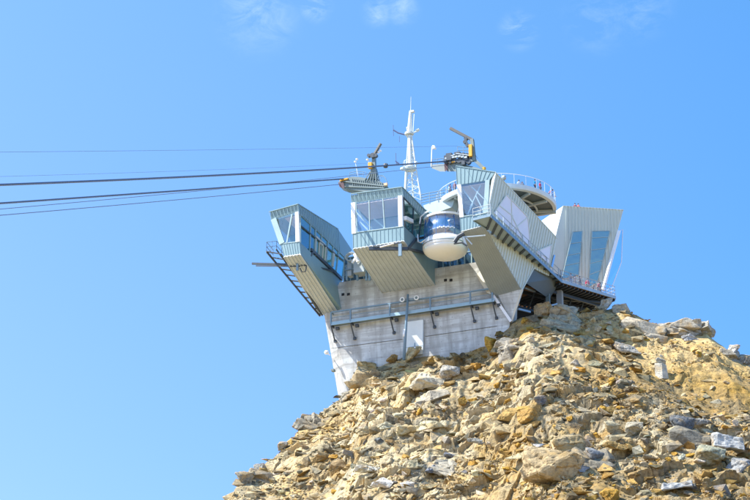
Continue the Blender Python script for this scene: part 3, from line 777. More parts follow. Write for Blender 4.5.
# --- left pod
def left_pod():
    v0 = -1.2; uR = -17.25
    TL, TR = av(269, 212, v0), av(298, 204, v0)
    fTL, fTR = av(271.5, 219.2, v0), av(298.2, 211.5, v0)
    gTL, gTR = av(281, 243.8, v0), av(299.3, 241.5, v0)
    BL, BR = av(284, 256, v0), av(300.5, 253.5, v0)
    # lower body
    kR = av(337.2, 310, 14); kL = plane(321, 315, BL, (BR-BL).cross(kR-BR).normalized())
    cR = av(341.3, 309, 14); tRb = au(341.8, 281.3, uR)
    lTb = W(-20.6, 15, 1.4)
    cen = (BL+cR+TR)/3+VA*3
    body = MB().hull([gTL, gTR, BL, BR, kL, kR, cR, tRb, lTb])
    cladding(body, gTL, gTR, BR, BL, 7, cen, .06, .06)
    o = body.build('viewing_pod', TEAL, ST_)
    tag(o, 'leftmost pod with a slanting left edge and a long glazed flank')
    sf = MB(); nrm = (kL-BL).cross(BR-BL).normalized()
    if nrm.z > 0: nrm = -nrm
    sf.panel([BL+nrm*.02, BR+nrm*.02, kR+nrm*.02, kL+nrm*.02], nrm*.12); cladding(sf, BL+nrm*.14, BR+nrm*.14, kR+nrm*.14, kL+nrm*.14, 5, cen, .12, .13)
    sf.build('soffit', SOFF, o)
    # roof
    rp = [TR, au(338, 229, uR), au(352, 250, uR), au(346, 258.5, uR), au(299, 213.5, uR)]
    sh = -UA*4.75-WA*.5
    roof = MB().hull(rp[:1]+[rp[1], rp[2], rp[3], lerp(rp[4], TR, .0)]+[p+sh for p in rp])
    cladding(roof, TL, TR, fTR, fTL, 8, cen, .06, .06)
    A, B, C, D = rp[0], rp[1], rp[3], rp[4]
    cladding(roof, A, lerp(A, B, 1), lerp(D, C, .86), D, 22, cen, .05, .05)
    roof.beam(TL+VA*-.05, TR+VA*-.05, .12, .12); roof.beam(TR+UA*.03, rp[1]+UA*.03, .12, .12)
    roof.build('roof', TEAL, o)
    # front glass, posts
    gw = MB().panel([fTL+UA*1.1, fTR, gTR, gTL+UA*.35], VA*.06); gw.build('front_window', GL, o)
    fm = MB(); fm.beam(fTL+UA*.35, gTL+UA*.2, .9, .25, VA); fm.beam(av(292, 214, v0-.05), av(286.8, 242.5, v0-.05), .22, .12, VA); fm.beam(gTL, gTR, .14, .14); fm.build('window_frame', FRAME, o)
    ps = MB().panel([av(294.9, 212.3, v0-.12), av(298.2, 211.3, v0-.12), av(299.4, 241.4, v0-.12), av(295.6, 242, v0-.12)], VA*.35); ps.build('corner_post', WHITE, o)
    # right glazed flank
    def S(px, py, du=0): return au(px, py, uR-.1+du)
    a, b, c, d = S(300, 214), S(345.5, 258), S(341.8, 281), S(300.3, 242.6)
    gs = MB().panel([a, b, c, d], -UA*.05); gs.build('side_window', GLS, o)
    fm = MB()
    for t, w in ((.0, .2), (.22, .18), (.33, .25), (.46, .16), (.60, .22), (.72, .14), (.84, .2), (1, .25)):
        fm.beam(lerp(a, b, t)+UA*.04, lerp(d, c, t)+UA*.04, w, .16, UA)
    fm.beam(a+UA*.04, b+UA*.04, .12, .12, UA); fm.build('flank_mullions', FRAME, o)
    cf = MB(); q = lambda s, t: lerp(lerp(a, b, s), lerp(d, c, s), t)+UA*.1
    for s0, s1, t0, t1 in ((.34, .56, .28, 1.0), (.42, .5, .36, .98)):
        cf.beam(q(s0, t0), q(s1, t0), .3, .15, UA); cf.beam(q(s1, t0), q(s1, t1), .3, .15, UA); cf.beam(q(s0, t0), q(s0, t1), .2, .15, UA)
    cf.build('cream_frame', CREAM, o)
    MB().beam(q(.74, .2), q(.74, .8), .6, .15, UA).build('cream_panel', CREAM, o)
    bm_ = MB(); bm_.beam(S(311, 249.5, .2), S(341.5, 279, .2), .5, .35, UA); bm_.beam(S(301, 226, .1), S(345, 262, .1), .18, .2, UA); bm_.build('flank_beam', DARK, o)
    # inside: left wall, ceiling, back partition, column
    lw = MB().panel([fTL+UA*.3+VA*.3, gTL+VA*.3, gTL+VA*12, fTL+UA*.3+VA*12], UA*.06); lw.build('far_window', GL, o)
    ins = MB(); ins.panel([W(-21.6, 5.5, 0.8), W(-17.6, 5.5, .8), W(-17.6, 5.5, 8), W(-21.6, 5.5, 8)], VA*.2); ins.box(W(-19.4, 5.0, 1.5), UA*3.0, VA*.5, WA*1.6); ins.build('interior_partition', metal('dark teal interior', (.04, .20, .22), .6), o)
    ci = MB(); ci.panel([rp[4]+VA*.3-UA*.15-WA*.1, rp[3]-UA*.15-WA*.1, rp[3]-UA*4.2-WA*.4, rp[4]+VA*.3-UA*4.2-WA*.4], WA*.08); ci.build('ceiling', CEIL, o)
    # guide boom
    g = MB()
    J = av(305.5, 265, 1.5)
    g.beam(av(252, 263.6, .8), J, .28, .3); g.beam(av(256, 265.8, .8), av(300, 266.5, 1.3), .16, .16)
    g.beam(J, S(313, 251.5, .3), .3, .3); g.beam(J, S(333, 271, .3), .3, .3)
    g.tube([av(300, 268, 1.2), av(302, 272, 1.2), av(305.5, 271.5, 1.4), av(306.5, 266, 1.5)], .09, 6)
    g.build('guide_boom', DARK, o)
    g = MB().box(av(297.5, 265, .9), UA*.32, VA*.3, WA*1.9); g.build('buffer', BLUEST, o)
    # side stair of gratings, left flank
    stp = MB()
    La, Lb = av(266.5, 251.5, -.6), av(320, 316, 13.6)
    Ra, Rb = av(281.0, 254.0, -.6), av(322.5, 315.5, 13.9)
    stp.beam(La, Lb, .16, .3); stp.beam(Ra, Rb, .14, .26)
    for i in range(12):
        t = i/11.3; stp.beam(lerp(La, Lb, t), lerp(Ra, Rb, t), .38, .12)
    stp.beam(av(276, 249, -.6), lerp(Ra, Rb, .35), .14, .2); stp.build('side_stair', DARK, ST_)
    s2 = MB(); up = WA*1.55
    e1 = av(276.5, 250.5, .2)
    s2.rail([La, lerp(La, Lb, .12)], 1.6, 2, .05, 1.2); s2.rail([La, e1], 1.6, 2, .05, .9); s2.rail([e1, lerp(Ra, Rb, .12)], 1.6, 2, .05, 1.2); s2.build('stair_railing', BLUEST, ST_)
    gr = MB().panel([lerp(La, Lb, .0)-WA*.02, lerp(Ra, Rb, 0)-WA*.02, lerp(Ra, Rb, .98)-WA*.02, lerp(La, Lb, .98)-WA*.02], WA*.02)
    return o
left_pod()

# --- middle pod
def mid_pod():
    uR = -.28
    TL, TR = av(351, 194, 0), av(402, 187, 0)
    fTL, fTR = av(351.3, 203.2, 0), av(402.3, 195.7, 0)
    gTL, gTR = av(352.8, 233, 0), av(403.8, 226.2, 0)
    BL, BR = av(353.2, 248, 0), av(404, 240, 0)
    eR = au(441.5, 293.5, uR); kL = lerp(BL, BR, .02); eL = plane(389.5, 303, BL, (BR-BL).cross(eR-BR).normalized())
    tRb = au(441.5, 262, uR); lTb = W(-8.6, 16, 1.8)
    cen = W(-4.5, 6, 3)
    body = MB().hull([gTL, gTR, BL, BR, eL, eR, tRb, lTb]); cladding(body, gTL, gTR, BR, BL, 13, cen, .06, .06)
    o = body.build('viewing_pod', TEAL, ST_); tag(o, 'middle pod with the widest front window between two white posts')
    for name, q in (('soffit', (BL, BR, eR, eL)),):
        n = (q[3]-q[0]).cross(q[1]-q[0]).normalized()
        if n.z > 0: n = -n
        sf = MB().panel([p+n*.02 for p in q], n*.12); cladding(sf, *[p+n*.14 for p in q], 13, cen, .12, .12); sf.build(name, SOFF, o)
    fn = MB().beam(lerp(kL, eL, .72)-UA*.05-WA*.05, eL-UA*.05-WA*.05, .2, .2); fn.beam(eL, av(397, 317, 14.05), .26, .2, VA); fn.build('bright_edge', CREAM, o)
    rp = [TR, au(429, 213, uR), au(441, 226, uR), au(436, 233, uR), au(403, 196, uR)]
    roof = MB().hull(rp+[p-UA*8.5 for p in rp]); cladding(roof, TL, TR, fTR, fTL, 13, cen, .06, .06)
    cladding(roof, rp[0], rp[2], rp[3], rp[4], 18, cen, .05, .05)
    roof.beam(TL-VA*.05, TR-VA*.05, .14, .14); roof.beam(TR+UA*.03, rp[2]+UA*.03, .14, .14)
    roof.build('roof', TEAL, o)
    MB().panel([fTL, fTR, gTR, gTL], VA*.06).build('front_window', GL, o)
    fm = MB()
    for (x0, y0), (x1, y1) in (((369, 200.5), (369.8, 231)), ((382.8, 198.5), (384.6, 229)), ((356, 202), (357, 232.5))): fm.beam(av(x0, y0, -.05), av(x1, y1, -.05), .14, .12, VA)
    fm.beam(gTL-VA*.03, gTR-VA*.03, .14, .14); fm.build('window_frame', FRAME, o)
    MB().panel([av(350.8, 202.8, -.12), av(354.8, 202.2, -.12), av(355.6, 233.2, -.12), av(351.6, 233.7, -.12)], VA*.4).build('corner_post', WHITE, o)
    MB().panel([av(397.7, 195.8, -.12), av(402.0, 195.2, -.12), av(402.4, 226.2, -.12), av(398.4, 226.8, -.12)], VA*.4).build('corner_post', WHITE, o)
    br = MB()
    for a, b in (((356, 212), (372, 229)), ((360, 222), (368, 230)), ((374, 219), (386, 229)), ((356, 205), (363, 219))): br.beam(av(*a, 2.2), av(*b, 2.2), .22, .2, VA)
    br.build('interior_brace', metal('pale mint brace', (.62, .78, .76), .5), o)
    def S(px, py, du=0): return au(px, py, uR-.1+du)
    a, b, c, d = S(403.5, 197.5), S(436, 231), S(429, 252), S(404.5, 227)
    MB().panel([a, b, c, d], -UA*.05).build('side_window', GLS, o)
    fm = MB()
    for t in (0, .3, .55, .8): fm.beam(lerp(a, b, t)+UA*.04, lerp(d, c, t)+UA*.04, .2, .15, UA)
    fm.beam(a+UA*.04, b+UA*.04, .14, .14, UA); fm.beam(d+UA*.04, c+UA*.04, .14, .14, UA)
    fm.build('flank_mullions', DARK, o)
    MB().beam(S(405, 218, .4), S(412, 221.5, .4), .6, .5, UA).build('flank_light', WHITE, o)
    ins = MB(); ins.panel([W(-8.3, 7, 2), W(-.7, 7, 2), W(-.7, 7, 8.4), W(-8.3, 7, 8.4)], VA*.2); ins.build('interior_partition', metal('pale blue room', (.42, .52, .60), .6), o)
    MB().panel([W(-8.4, .3, 7.25), W(-.6, .3, 7.25), W(-.6, 6.9, 7.25), W(-8.4, 6.9, 7.25)], WA*.08).build('ceiling', CEIL, o)
    MB().panel([W(-8.6, .3, 1.7), W(-8.6, 14, 1.7), W(-8.6, 14, 7.4), W(-8.6, .3, 7.4)], UA*.06).build('far_window', GL, o)
    g = MB(); J = av(408, 248.8, 1.2)
    g.beam(av(369, 248.6, -.6), J, .42, .5); g.beam(av(369, 248.2, -.6), av(401, 242.5, -.3), .16, .16); g.beam(J, S(416, 239, .4), .36, .36); g.beam(J, S(432, 255, .4), .36, .36); g.beam(S(416, 239, .4), W(3, 9.5, 4.2), .34, .34)
    g.build('guide_boom', DARK, o)
    MB().box(av(400.2, 250, -.5), UA*.5, VA*.3, WA*2.0).build('buffer', BLUEST, o)
    g = MB().beam(av(380, 247.3, -.8), av(394, 243.5, -.5), .35, .12); g.build('guide_plate', WHITE, o)
    return o
mid_pod()

# --- right pod
WP0 = av(495, 172, 0); WP1 = av(484, 225, 0); WP2 = av(521.8, 290, 14)
WN = (WP1-WP0).cross(WP2-WP0).normalized()
if WN.dot(UA) < 0: WN = -WN
def wall(px, py, off=0): return plane(px, py, WP0+WN*off, WN)
WALK_W = loc(wall(498, 238.5))[2]
def right_pod():
    TL, TR = av(456, 166, 0), WP0
    fTL, fTR = av(457, 185, 0), av(489.8, 179.8, 0)
    gTL, gTR = av(460, 217, 0), av(486.8, 213, 0)
    BL, BR = av(461, 231, 0), WP1
    eR = WP2; eL = plane(493.5, 298, BL, (BR-BL).cross(eR-BR).normalized())
    cen = W(11, 8, 4)
    # lower body
    gR2 = wall(535, 262); 
    body = MB().hull([gTL, gTR-UA*.05, BL, BR-UA*.05, eL, eR-UA*.05, W(9.2, 15, 1.6), W(13.2, 15, 1.6)]); cladding(body, gTL, gTR, BR, BL, 8, cen, .06, .06)
    o = body.build('viewing_pod', TEAL, ST_); tag(o, 'rightmost pod with pale ribbed flank and roof edge falling to the right')
    n = (eL-BL).cross(BR-BL).normalized()
    if n.z > 0: n = -n
    sf = MB().panel([p+n*.02 for p in (BL, BR, eR, eL)], n*.12); cladding(sf, *[p+n*.14 for p in (BL, BR, eR, eL)], 12, cen, .05, .06); sf.build('soffit', metal('olive grey soffit', (.33, .385, .41), .5), o)
    lf = MB().hull([av(476, 275, 13.6), av(486.5, 292.5, 13.6), av(484.5, 283, 13.4), av(492, 295, 13.4), W(8.6, 14, 0)]); lf.build('bright_edge', CREAM, o)  # cream wedge, sunlight on the pod's left sliver put into its colour
    # roof wedge over the front room
    roof = MB().hull([TL, TR-UA*.02, fTL, fTR, W(8.6, 13, 10.5), W(14.8, 13, 8.8), W(8.6, 13, 7.6), W(14.4, 13, 7.2)])
    cladding(roof, TL, TR, fTR, fTL, 9, cen, .06, .07); roof.beam(TL-VA*.05, TR-VA*.05, .12, .12); roof.build('roof', TEAL, o)
    # pale ribbed flank
    T2, E2 = wall(557, 238.3), wall(549, 276)
    poly = [WP0, T2, E2, wall(533.5, 268.5), WP2, WP1]
    fl = MB().panel(poly, -WN*.3)
    dirv = (WP1-WP0).normalized()
    def edge_pt(s):               # s metres along the roof edge; follow the rib down to the bottom outline
        p = WP0+(T2-WP0).normalized()*s
        best = 0; bot = [WP1, WP2, wall(533.5, 268.5), E2, T2]
        for a, b in zip(bot, bot[1:]):
            e = b-a; # solve p + dirv*t = a + e*q in the wall plane
            x = e.cross(dirv); den = x.dot(WN)
            if abs(den) < 1e-6: continue
            q = ((p-a).cross(dirv)).dot(WN)/den; t = ((p-a).cross(e)).dot(WN)/den
            if -1e-3 <= q <= 1+1e-3 and -t > best: best = -t
            if -1e-3 <= q <= 1+1e-3 and t > best: best = t
        return p, p+dirv*best, best
    Ltop = (T2-WP0).length; s = .05
    while s < Ltop-.3:
        p, q, b = edge_pt(s)
        if b > .4: fl.beam(p+WN*.08, q+WN*.08, .1, .18, WN)
        s += .78
    fl.beam(WP0+WN*.04, T2+WN*.04, .12, .12, WN)
    fl.beam(wall(533.5, 268.5, .05), wall(521.8, 290, .05), .2, .2, WN)
    fo = fl.build('ribbed_flank', PALE, o)
    pn = MB()
    for pg in ([(506.7, 194.7), (528, 217), (530.5, 247), (494, 213)], [(536, 251.5), (551.5, 245), (549.5, 264), (540, 257)]): pn.panel([wall(x, y, .14) for x, y in pg], WN*.06)
    pn.build('frosted_window', PANE, fo)
    fr = MB()
    for a, b in (((506.7, 194.7), (528, 217)), ((528, 217), (530.5, 246)), ((506.7, 194.7), (494, 213)), ((511.5, 200), (512, 228)), ((528, 217), (513, 230)), ((511.5, 215), (524, 241)), ((499, 205), (513, 216)), ((536, 251.5), (551.5, 245)), ((551.5, 245), (549.5, 264))):
        fr.beam(wall(*a, .22), wall(*b, .22), .17, .1, WN)
    fr.build('frosted_window_frame', PALE, fo)
    MB().panel([wall(x, y, .1) for x, y in ((553.5, 255), (555, 255), (552.3, 268), (550.6, 267))], WN*.08).build('slit_window', GLD, fo)
    # front glass
    MB().panel([fTL, fTR, gTR, gTL], VA*.06).build('front_window', GL, o)
    fm = MB(); fm.beam(av(487.5, 180, -.05), av(485.5, 213, -.05), .7, .14, VA); fm.beam(gTL-VA*.03, gTR-VA*.03, .14, .14); fm.build('window_frame', FRAME, o)
    MB().panel([av(456.7, 184.8, -.12), av(460.8, 184.3, -.12), av(463.4, 216.8, -.12), av(459.6, 217.3, -.12)], VA*.4).build('corner_post', WHITE, o)
    br = MB()
    for a, b in (((469, 184), (484, 199)), ((482, 182.5), (470, 208)), ((462, 188), (473, 203)), ((473, 203), (468, 214)), ((487, 182), (483, 212)), ((476, 196), (484, 212))): br.beam(av(*a, .7), av(*b, .7), .16, .16, VA)
    br.build('interior_brace', metal('pale blue brace', (.66, .80, .82), .5), o)
    MB().panel([W(9.0, .3, 7.4), W(13.6, .3, 7.4), W(13.8, 9, 7.2), W(9.0, 9, 7.2)], WA*.08).build('ceiling', CEIL, o)
    MB().panel([W(8.9, 9, 1.5), W(13.6, 9, 1.5), W(14, 9, 7.4), W(8.9, 9, 7.4)], VA*.2).build('interior_partition', metal('blue grey room', (.40, .50, .56), .6), o)
    MB().panel([W(9.0, .4, 2), W(8.8, 14, 2), W(8.8, 14, 7.6), W(8.9, .4, 7.6)], UA*.06).build('far_window', GL, o)
    g = MB(); g.tube([av(454.5, 242, -.6), av(458, 237, -.6), av(464, 233.5, -.4)], .35, 8); g.tube([av(454, 243.5, -.6), av(462, 242.5, -.6), av(467, 246, -.4)], .16, 8); g.build('guide_boom', DARK, o)
    g = MB(); g.beam(av(463, 237.3, -.4), av(485.5, 235.4, .3), .2, .2); g.beam(av(463, 237, -.4), av(466.5, 247, -.2), .5, .3); g.beam(av(466, 238, -.4), av(472, 244.5, 0), .18, .18); g.build('buffer', GALV, o)
right_pod()

# --- walkway along the right pod and deck behind it
WKD = None
def walkway():
    w = WALK_W
    I = [aw(473, 219.5, w), aw(491, 231.5, w), aw(546, 278.5, w)]
    Oo = [aw(490.5, 215.2, w), aw(561.5, 281.0, w)]
    IB = aw(554, 287, w)
    m = MB()
    m.panel([aw(473, 219.5, w), Oo[0], Oo[1], aw(549, 284.5, w), aw(491, 231.5, w)], WA*.08)
    o = m.build('walkway', GRIT, ST_)
    b = MB(); nb = 13
    for i in range(nb):
        t = (i+.2)/nb; a = lerp(aw(486, 227.5, w), aw(549, 284.5, w), t); c = lerp(Oo[0], Oo[1], t)
        b.beam(a-WA*.14, c-WA*.14, .34, .26)
    b.build('cross_beam', DARK, o)
    b = MB(); b.beam(Oo[0]+UA*.06-WA*.1, Oo[1]+UA*.06-WA*.1, .12, .55); b.beam(aw(473, 219.5, w), aw(487.5, 228.5, w), .12, .4); b.beam(lerp(Oo[0], Oo[1], 0), aw(473, 219.5, w), .12, .4); b.build('stringer', BLUEST, o)
    r = MB(); r.rail([aw(473, 219.5, w), Oo[0]], 1.75, 3, .05, 1.3); r.rail(Oo, 1.75, 2, .06, 2.6, .08); r.build('walkway_railing', GALV, o)
    return o
walkway()

def deck():
    w = WALK_W
    A = aw(560.5, 281.2, w); B = aw(615.5, 297.8, w)
    e = (B-A).normalized(); bk = Vector((-e.y, e.x, 0))
    if bk.y < 0: bk = -bk
    C = B+bk*11; D = A+bk*14-e*5; E_ = A-e*8+bk*2
    m = MB().panel([A, B, C, D, E_], WA*.15); o = m.build('viewing_deck', BROWN, ST_); tag(o, 'open steel deck with brown boards and mesh railing')
    j = MB()
    L_ = (B-A).length; n = 15
    for i in range(n+1):
        p = A+e*(L_*i/n); j.beam(p-WA*.3+bk*.2, p-WA*.3+bk*11.5, .16, .42)
    j.build('joist', DARK, o)
    j = MB()
    for d, h in ((2.6, .5), (5.6, .5)): j.beam(A+bk*d-WA*.85-e*5, B+bk*d-WA*.85, .35, h)
    j.beam(A+bk*5.6-WA*1.0+e*1, B+bk*1.0-WA*.6, .3, .35); j.beam(A+bk*3-WA*1.4-e*6, A+bk*5-WA*.8+e*6, .3, .3); j.build('edge_beam', DARK, o)
    f = MB(); f.beam(A+WA*.02-bk*.06, B+WA*.02-bk*.06, .14, .5); f.beam(B+WA*.02+e*.06, C+WA*.02+e*.06, .14, .5); f.build('fascia', GALV, o)
    r = MB(); r.rail([A, B, B+bk*6], 1.95, 3, .05, 1.0, .05); r.build('deck_railing', GALV, o)
    g = MB().panel([A+WA*.3+bk*.03, B+WA*.3+bk*.03, B+WA*1.9+bk*.03, A+WA*1.9+bk*.03], bk*.03); g.build('mesh_screen', GLR, o)
    tr = MB()
    for i in range(7):
        q = A-e*5+e*(2.6*i); tr.beam(q+bk*3-WA*.5, q+bk*6.5+e*1.2-WA*3.2, .22, .22); tr.beam(q+bk*6.5+e*1.2-WA*3.2, q+bk*9-WA*.5, .2, .2)
    tr.beam(A-e*5+bk*6.5-WA*3.2+e*1.2, A+e*12+bk*6.5-WA*3.2, .3, .3); tr.build('truss', DARK, o)
    c = MB(); p = A+e*2.0+bk*2.4; c.box(p-WA*5, UA*.9, VA*.9, WA*9.0); c.build('deck_column', metal('pale column', (.33, .33, .31), .8), o)
    c = MB(); p = A-e*.6+bk*2.4; c.box(p-WA*5, UA*.6, VA*.6, WA*9.0); c.build('deck_column', GREYG, o)
    # undercroft: near-black sheet, the shade under the deck put into its colour
    u = MB(); u.panel([D-e*14-WA*16, C-e*2-WA*16, C-e*2-WA*.3, D-e*14-WA*.3], bk*.4); u.build('undercroft_shade', metal('painted undercroft shade', (.03, .035, .045), .8), ST_)
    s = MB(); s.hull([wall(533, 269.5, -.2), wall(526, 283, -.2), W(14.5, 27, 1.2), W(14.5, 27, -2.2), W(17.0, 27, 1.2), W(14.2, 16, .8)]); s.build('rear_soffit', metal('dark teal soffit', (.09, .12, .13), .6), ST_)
    s = MB(); s.beam(av(517, 286, 17), av(541.5, 278, 22), .3, .3); s.beam(av(525, 288, 18), av(535, 291.5, 22), .25, .25); s.beam(av(518, 309, 18), av(530, 312, 22), .3, .3); s.beam(av(545, 307, 24), av(557, 304, 26), .25, .25); s.build('strut', GALV, ST_)
    return A, B, e, bk
DK = deck()

# --- tower
def tower():
    P1 = atY(563, 206, 324.3); P2 = atY(600, 290, 327.6); P3 = atY(564, 285, 326.6)
    n = (P2-P1).cross(P3-P1).normalized()
    if n.y > 0: n = -n
    def F(px, py, off=0): return plane(px, py, P1+n*off, n)
    fr = [F(563, 206), F(623.5, 210), F(606, 268), F(600, 294), F(546, 294), F(553, 247)]
    back = [atY(541, 221, 332.5), F(623.5, 210)-n*9, F(600, 294)-n*8, atY(540, 268, 333), atY(540, 294, 333)]
    m = MB().hull(fr+back)
    T0, T1 = fr[0], fr[1]; nr = 19
    for i in range(1, nr):
        t = i/nr; a = F(563+60.5*t, 206+4*t); 
        xb = 563+60.5*t + (-6 + 0*t)*0 + 5*(t-.25); yb = 296
        x_end = xb
        # ribs stop at the slanted right edge
        if xb > 600: 
            # intersect with right edge line (623.5,210)-(600,290)
            x0, y0 = 563+60.5*t, 206+4*t; dx, dy = xb-x0, yb-y0
            ex, ey = -23.5, 80.0; den = dx*ey-dy*ex
            q = ((623.5-x0)*ey-(210-y0)*ex)/den; xb, yb = x0+dx*q*.99, y0+dy*q*.99
        m.beam(a+n*.09, F(xb, yb)+n*.09, .1, .2, n)
    m.beam(T0+n*.05, T1+n*.05, .14, .14, n)
    o = m.build('tower_block', PALE, ST_); tag(o, 'pale ribbed block widening upwards with two tall slanted windows')
    for pg, lv in (([(572.8, 232), (582.3, 231.3), (578.7, 275), (561.8, 279)], (.25, .5, .72)), ([(592.2, 231.3), (609.8, 231), (597.5, 282), (588.5, 287)], (.12, .34, .58, .78))):
        q = [F(x, y, .16) for x, y in pg]
        wo = MB().panel(q, n*.05).build('tall_window', GLT, o)
        f = MB(); f.tube([p+n*.05 for p in q], .09, 6, True)
        for t in lv: f.beam(lerp(q[0], q[3], t)+n*.06, lerp(q[1], q[2], t)+n*.06, .1, .16, n)
        f.build('window_bars', FRAME, wo)
    g = [atY(x, y, 326.4+dy) for x, y, dy in ((619, 231, 0), (622.7, 229.5, 1.0), (621.5, 262, 1.0), (612, 287, .8), (603, 290, 0))]
    go = MB().panel(g, Vector((.05, .12, 0))).build('glass_screen', glass('blue tinted screen glass', (.78, .92, 1.0), .05), o)
    f = MB(); f.tube([g[0], g[4]], .34, 6); f.tube([g[0], g[1], g[2], g[3]], .08, 6); f.build('screen_frame', WHITE, go)
tower()

# --- circular terrace
TC = W(8.19, 20.0, 11.74)
def terrace():
    R_ = 9.75; CUT = 3.2
    a0 = math.asin(CUT/R_)
    # angles measured from +UA towards -VA: the front part of the circle
    angs = [-a0+(math.pi+2*a0)*k/72 for k in range(73)]
    D = lambda a: UA*math.cos(a)-VA*math.sin(a)
    def arc(r_, h): return [TC+D(a)*r_+WA*h for a in angs]
    def slab(mb, r_, h0, h1):
        A, B = arc(r_, h0), arc(r_, h1); n = len(A)
        mb.add(A+B, [tuple(range(n)), tuple(range(2*n-1, n-1, -1))]+[(i, n+i, n+(i+1) % n, (i+1) % n) for i in range(n)])
    def band(mb, prof):
        n = len(angs); vs = []
        for r_, h in prof: vs += arc(r_, h)
        m_ = len(prof); fs = []
        for j in range(m_):
            j2 = (j+1) % m_
            for i in range(n-1): fs.append((j*n+i, j*n+i+1, j2*n+i+1, j2*n+i))
        fs.append(tuple(j*n for j in range(m_))); fs.append(tuple(j*n+n-1 for j in range(m_-1, -1, -1)))
        mb.add(vs, fs)
    m = MB(); slab(m, R_-.62, -.30, .12); o = m.build('round_terrace', metal('grey terrace underside', (.13, .165, .165), .7), ST_, False); tag(o, 'round rooftop terrace with pale rim')
    rim = MB(); band(rim, [(R_-.6, -.55), (R_-.1, -.45), (R_, -.2), (R_, .32), (R_-.55, .32)]); rim.build('terrace_rim', metal('pale rim', (.66, .70, .68), .5), o)
    b = MB()
    for k in range(9):
        d = D(angs[0]+(angs[-1]-angs[0])*k/8); b.beam(TC+d*2.0-WA*.75, TC+d*(R_-.7)-WA*.55, .38, .45)
    n = len(angs); ring = arc(6.6, -.62); b.tube(ring, .17, 6)
    b.beam(ring[0]+D(angs[0])*3, ring[-1]+D(angs[-1])*3, .5, .6); b.build('terrace_beams', metal('pale beam', (.48, .52, .48), .6), o)
    c = MB().lathe(TC-WA*11, [(2.6, 0), (2.6, 10.3)], 32); c.build('terrace_core', GLB, o, True)
    pts = arc(R_-.15, .3)
    r = MB(); r.tube([p+WA*1.7 for p in pts], .045, 6)
    for k in range(0, 73, 4): r.beam(pts[k], pts[k]+WA*1.7, .14, .05)
    r.build('terrace_railing', WHITE, o)
    g = MB(); band(g, [(R_-.17, .35), (R_-.17, 1.9), (R_-.20, 1.9), (R_-.20, .35)]); g.build('balustrade_glass', GLR, o)
    # link bridge from the middle roof
    lb = MB(); P = lambda x, y, d=0: av(x, y, 13+d)
    lb.hull([P(423, 205.5), P(441, 202), P(457, 193), P(452, 207), P(434, 213.5), P(425, 209)]+[p+VA*2 for p in (P(423, 205.5), P(441, 202), P(457, 193), P(452, 207), P(434, 213.5), P(425, 209))])
    lbo = lb.build('link_bridge', metal('mint grey steel', (.50, .60, .60), .5), ST_)
    rl = MB(); rl.rail([P(421, 205.5), P(446, 200.5)], 1.9, 4, .07, 1.5); rl.rail([P(421, 205.5, 2), P(446, 200.5, 2)], 1.9, 4, .07, 1.5); rl.build('bridge_railing', BLUEST, lbo)
    sp = MB(); sp.beam(P(434, 212.5, 1), P(437, 218, 1), .5, .5); sp.build('bridge_bracket', WHITE, lbo)
terrace()

# --- service catwalk on the concrete face
def catwalk():
    a, b = av(331, 324.5, 12.9), av(494.5, 300.5, 12.9)
    fl = MB().panel([a, b, b+VA*1.1, a+VA*1.1], WA*.1); o = fl.build('catwalk', GREYG, ST_); tag(o, 'blue grey service catwalk along the concrete wall')
    fb = MB(); fb.beam(a+WA*.1-VA*.05, b+WA*.1-VA*.05, .06, .55); fb.build('kick_plate', LBLUE, o)
    rl = MB(); rl.beam(a+WA*2.05, b+WA*2.05, .22, .22); rl.beam(a+WA*1.1, b+WA*1.1, .07, .07)
    xs = (331, 351, 391, 431.5, 471, 492.5)
    for x in xs:
        t = (x-331)/(494.5-331); p = lerp(a, b, t); rl.beam(p, p+WA*2.05, .26, .22, UA)
    rl.beam(a+WA*2.05, a+WA*2.05+VA*1.0, .2, .2); rl.beam(b+WA*2.05, b+WA*2.05+VA*1.0, .2, .2); rl.build('catwalk_railing', BLUEST, o)
    for x in xs:
        t = (x-331)/(494.5-331); p = lerp(a, b, t)
        s = MB(); s.beam(p-WA*.3+VA*.1, p-WA*2.35+VA*1.42+UA*.1, .17, .17); s.box(p-WA*2.35+VA*1.5+UA*.1, UA*.42, VA*.3, WA*.42); s.beam(p-WA*.15, p-WA*.15+VA*1.2, .18, .3); s.tube([p-WA*.55+UA*.55+VA*.8, p-WA*.55+UA*1.05+VA*.8], .3, 8); s.build('catwalk_bracket', DARK, o)
catwalk()

# --- docking machinery in the left bay
def docking():
    t = thing('docking_machine', 'grey docking machinery with pale arm in the gap between the left and middle pods', 'machine', W(-11.5, 12, .5))
    m = MB(); m.box(W(-12.0, 12, 1.7), UA*1.8, VA*2, WA*2.4); m.box(W(-10.2, 12.4, 1.4), UA*1.2, VA*1.4, WA*1.7); m.box(W(-14, 12.4, 1.9), UA*.7, VA*1, WA*2.8); m.build('housing', GALV, t)
    m = MB(); c = av(350.5, 256.5, 10.5)
    for k in range(3): m.tube([c+UA*(math.cos(a)*.9)+WA*(math.sin(a)*.7)+VA*.35*k for a in [2*math.pi*j/14 for j in range(14)]], .1, 6, True)
    m.build('wheel', GALV, t)
    m = MB(); m.beam(av(355, 255, 9.5), av(366, 250.2, 7), .3, .3); m.beam(av(355, 254, 10), av(358.5, 262, 10), .6, .5); m.beam(av(356, 258, 9.8), av(352, 263, 9.8), .3, .3); m.build('arm', WHITE, t)
    m = MB()
    for x in (346.5, 357, 366, 369): m.beam(av(x, 265, 12), av(x+.5, 280.5, 12), .3, .3)
    m.beam(av(345, 270, 11.8), av(372, 267, 11.8), .2, .2); m.build('frame', BLUEST, t)
docking()

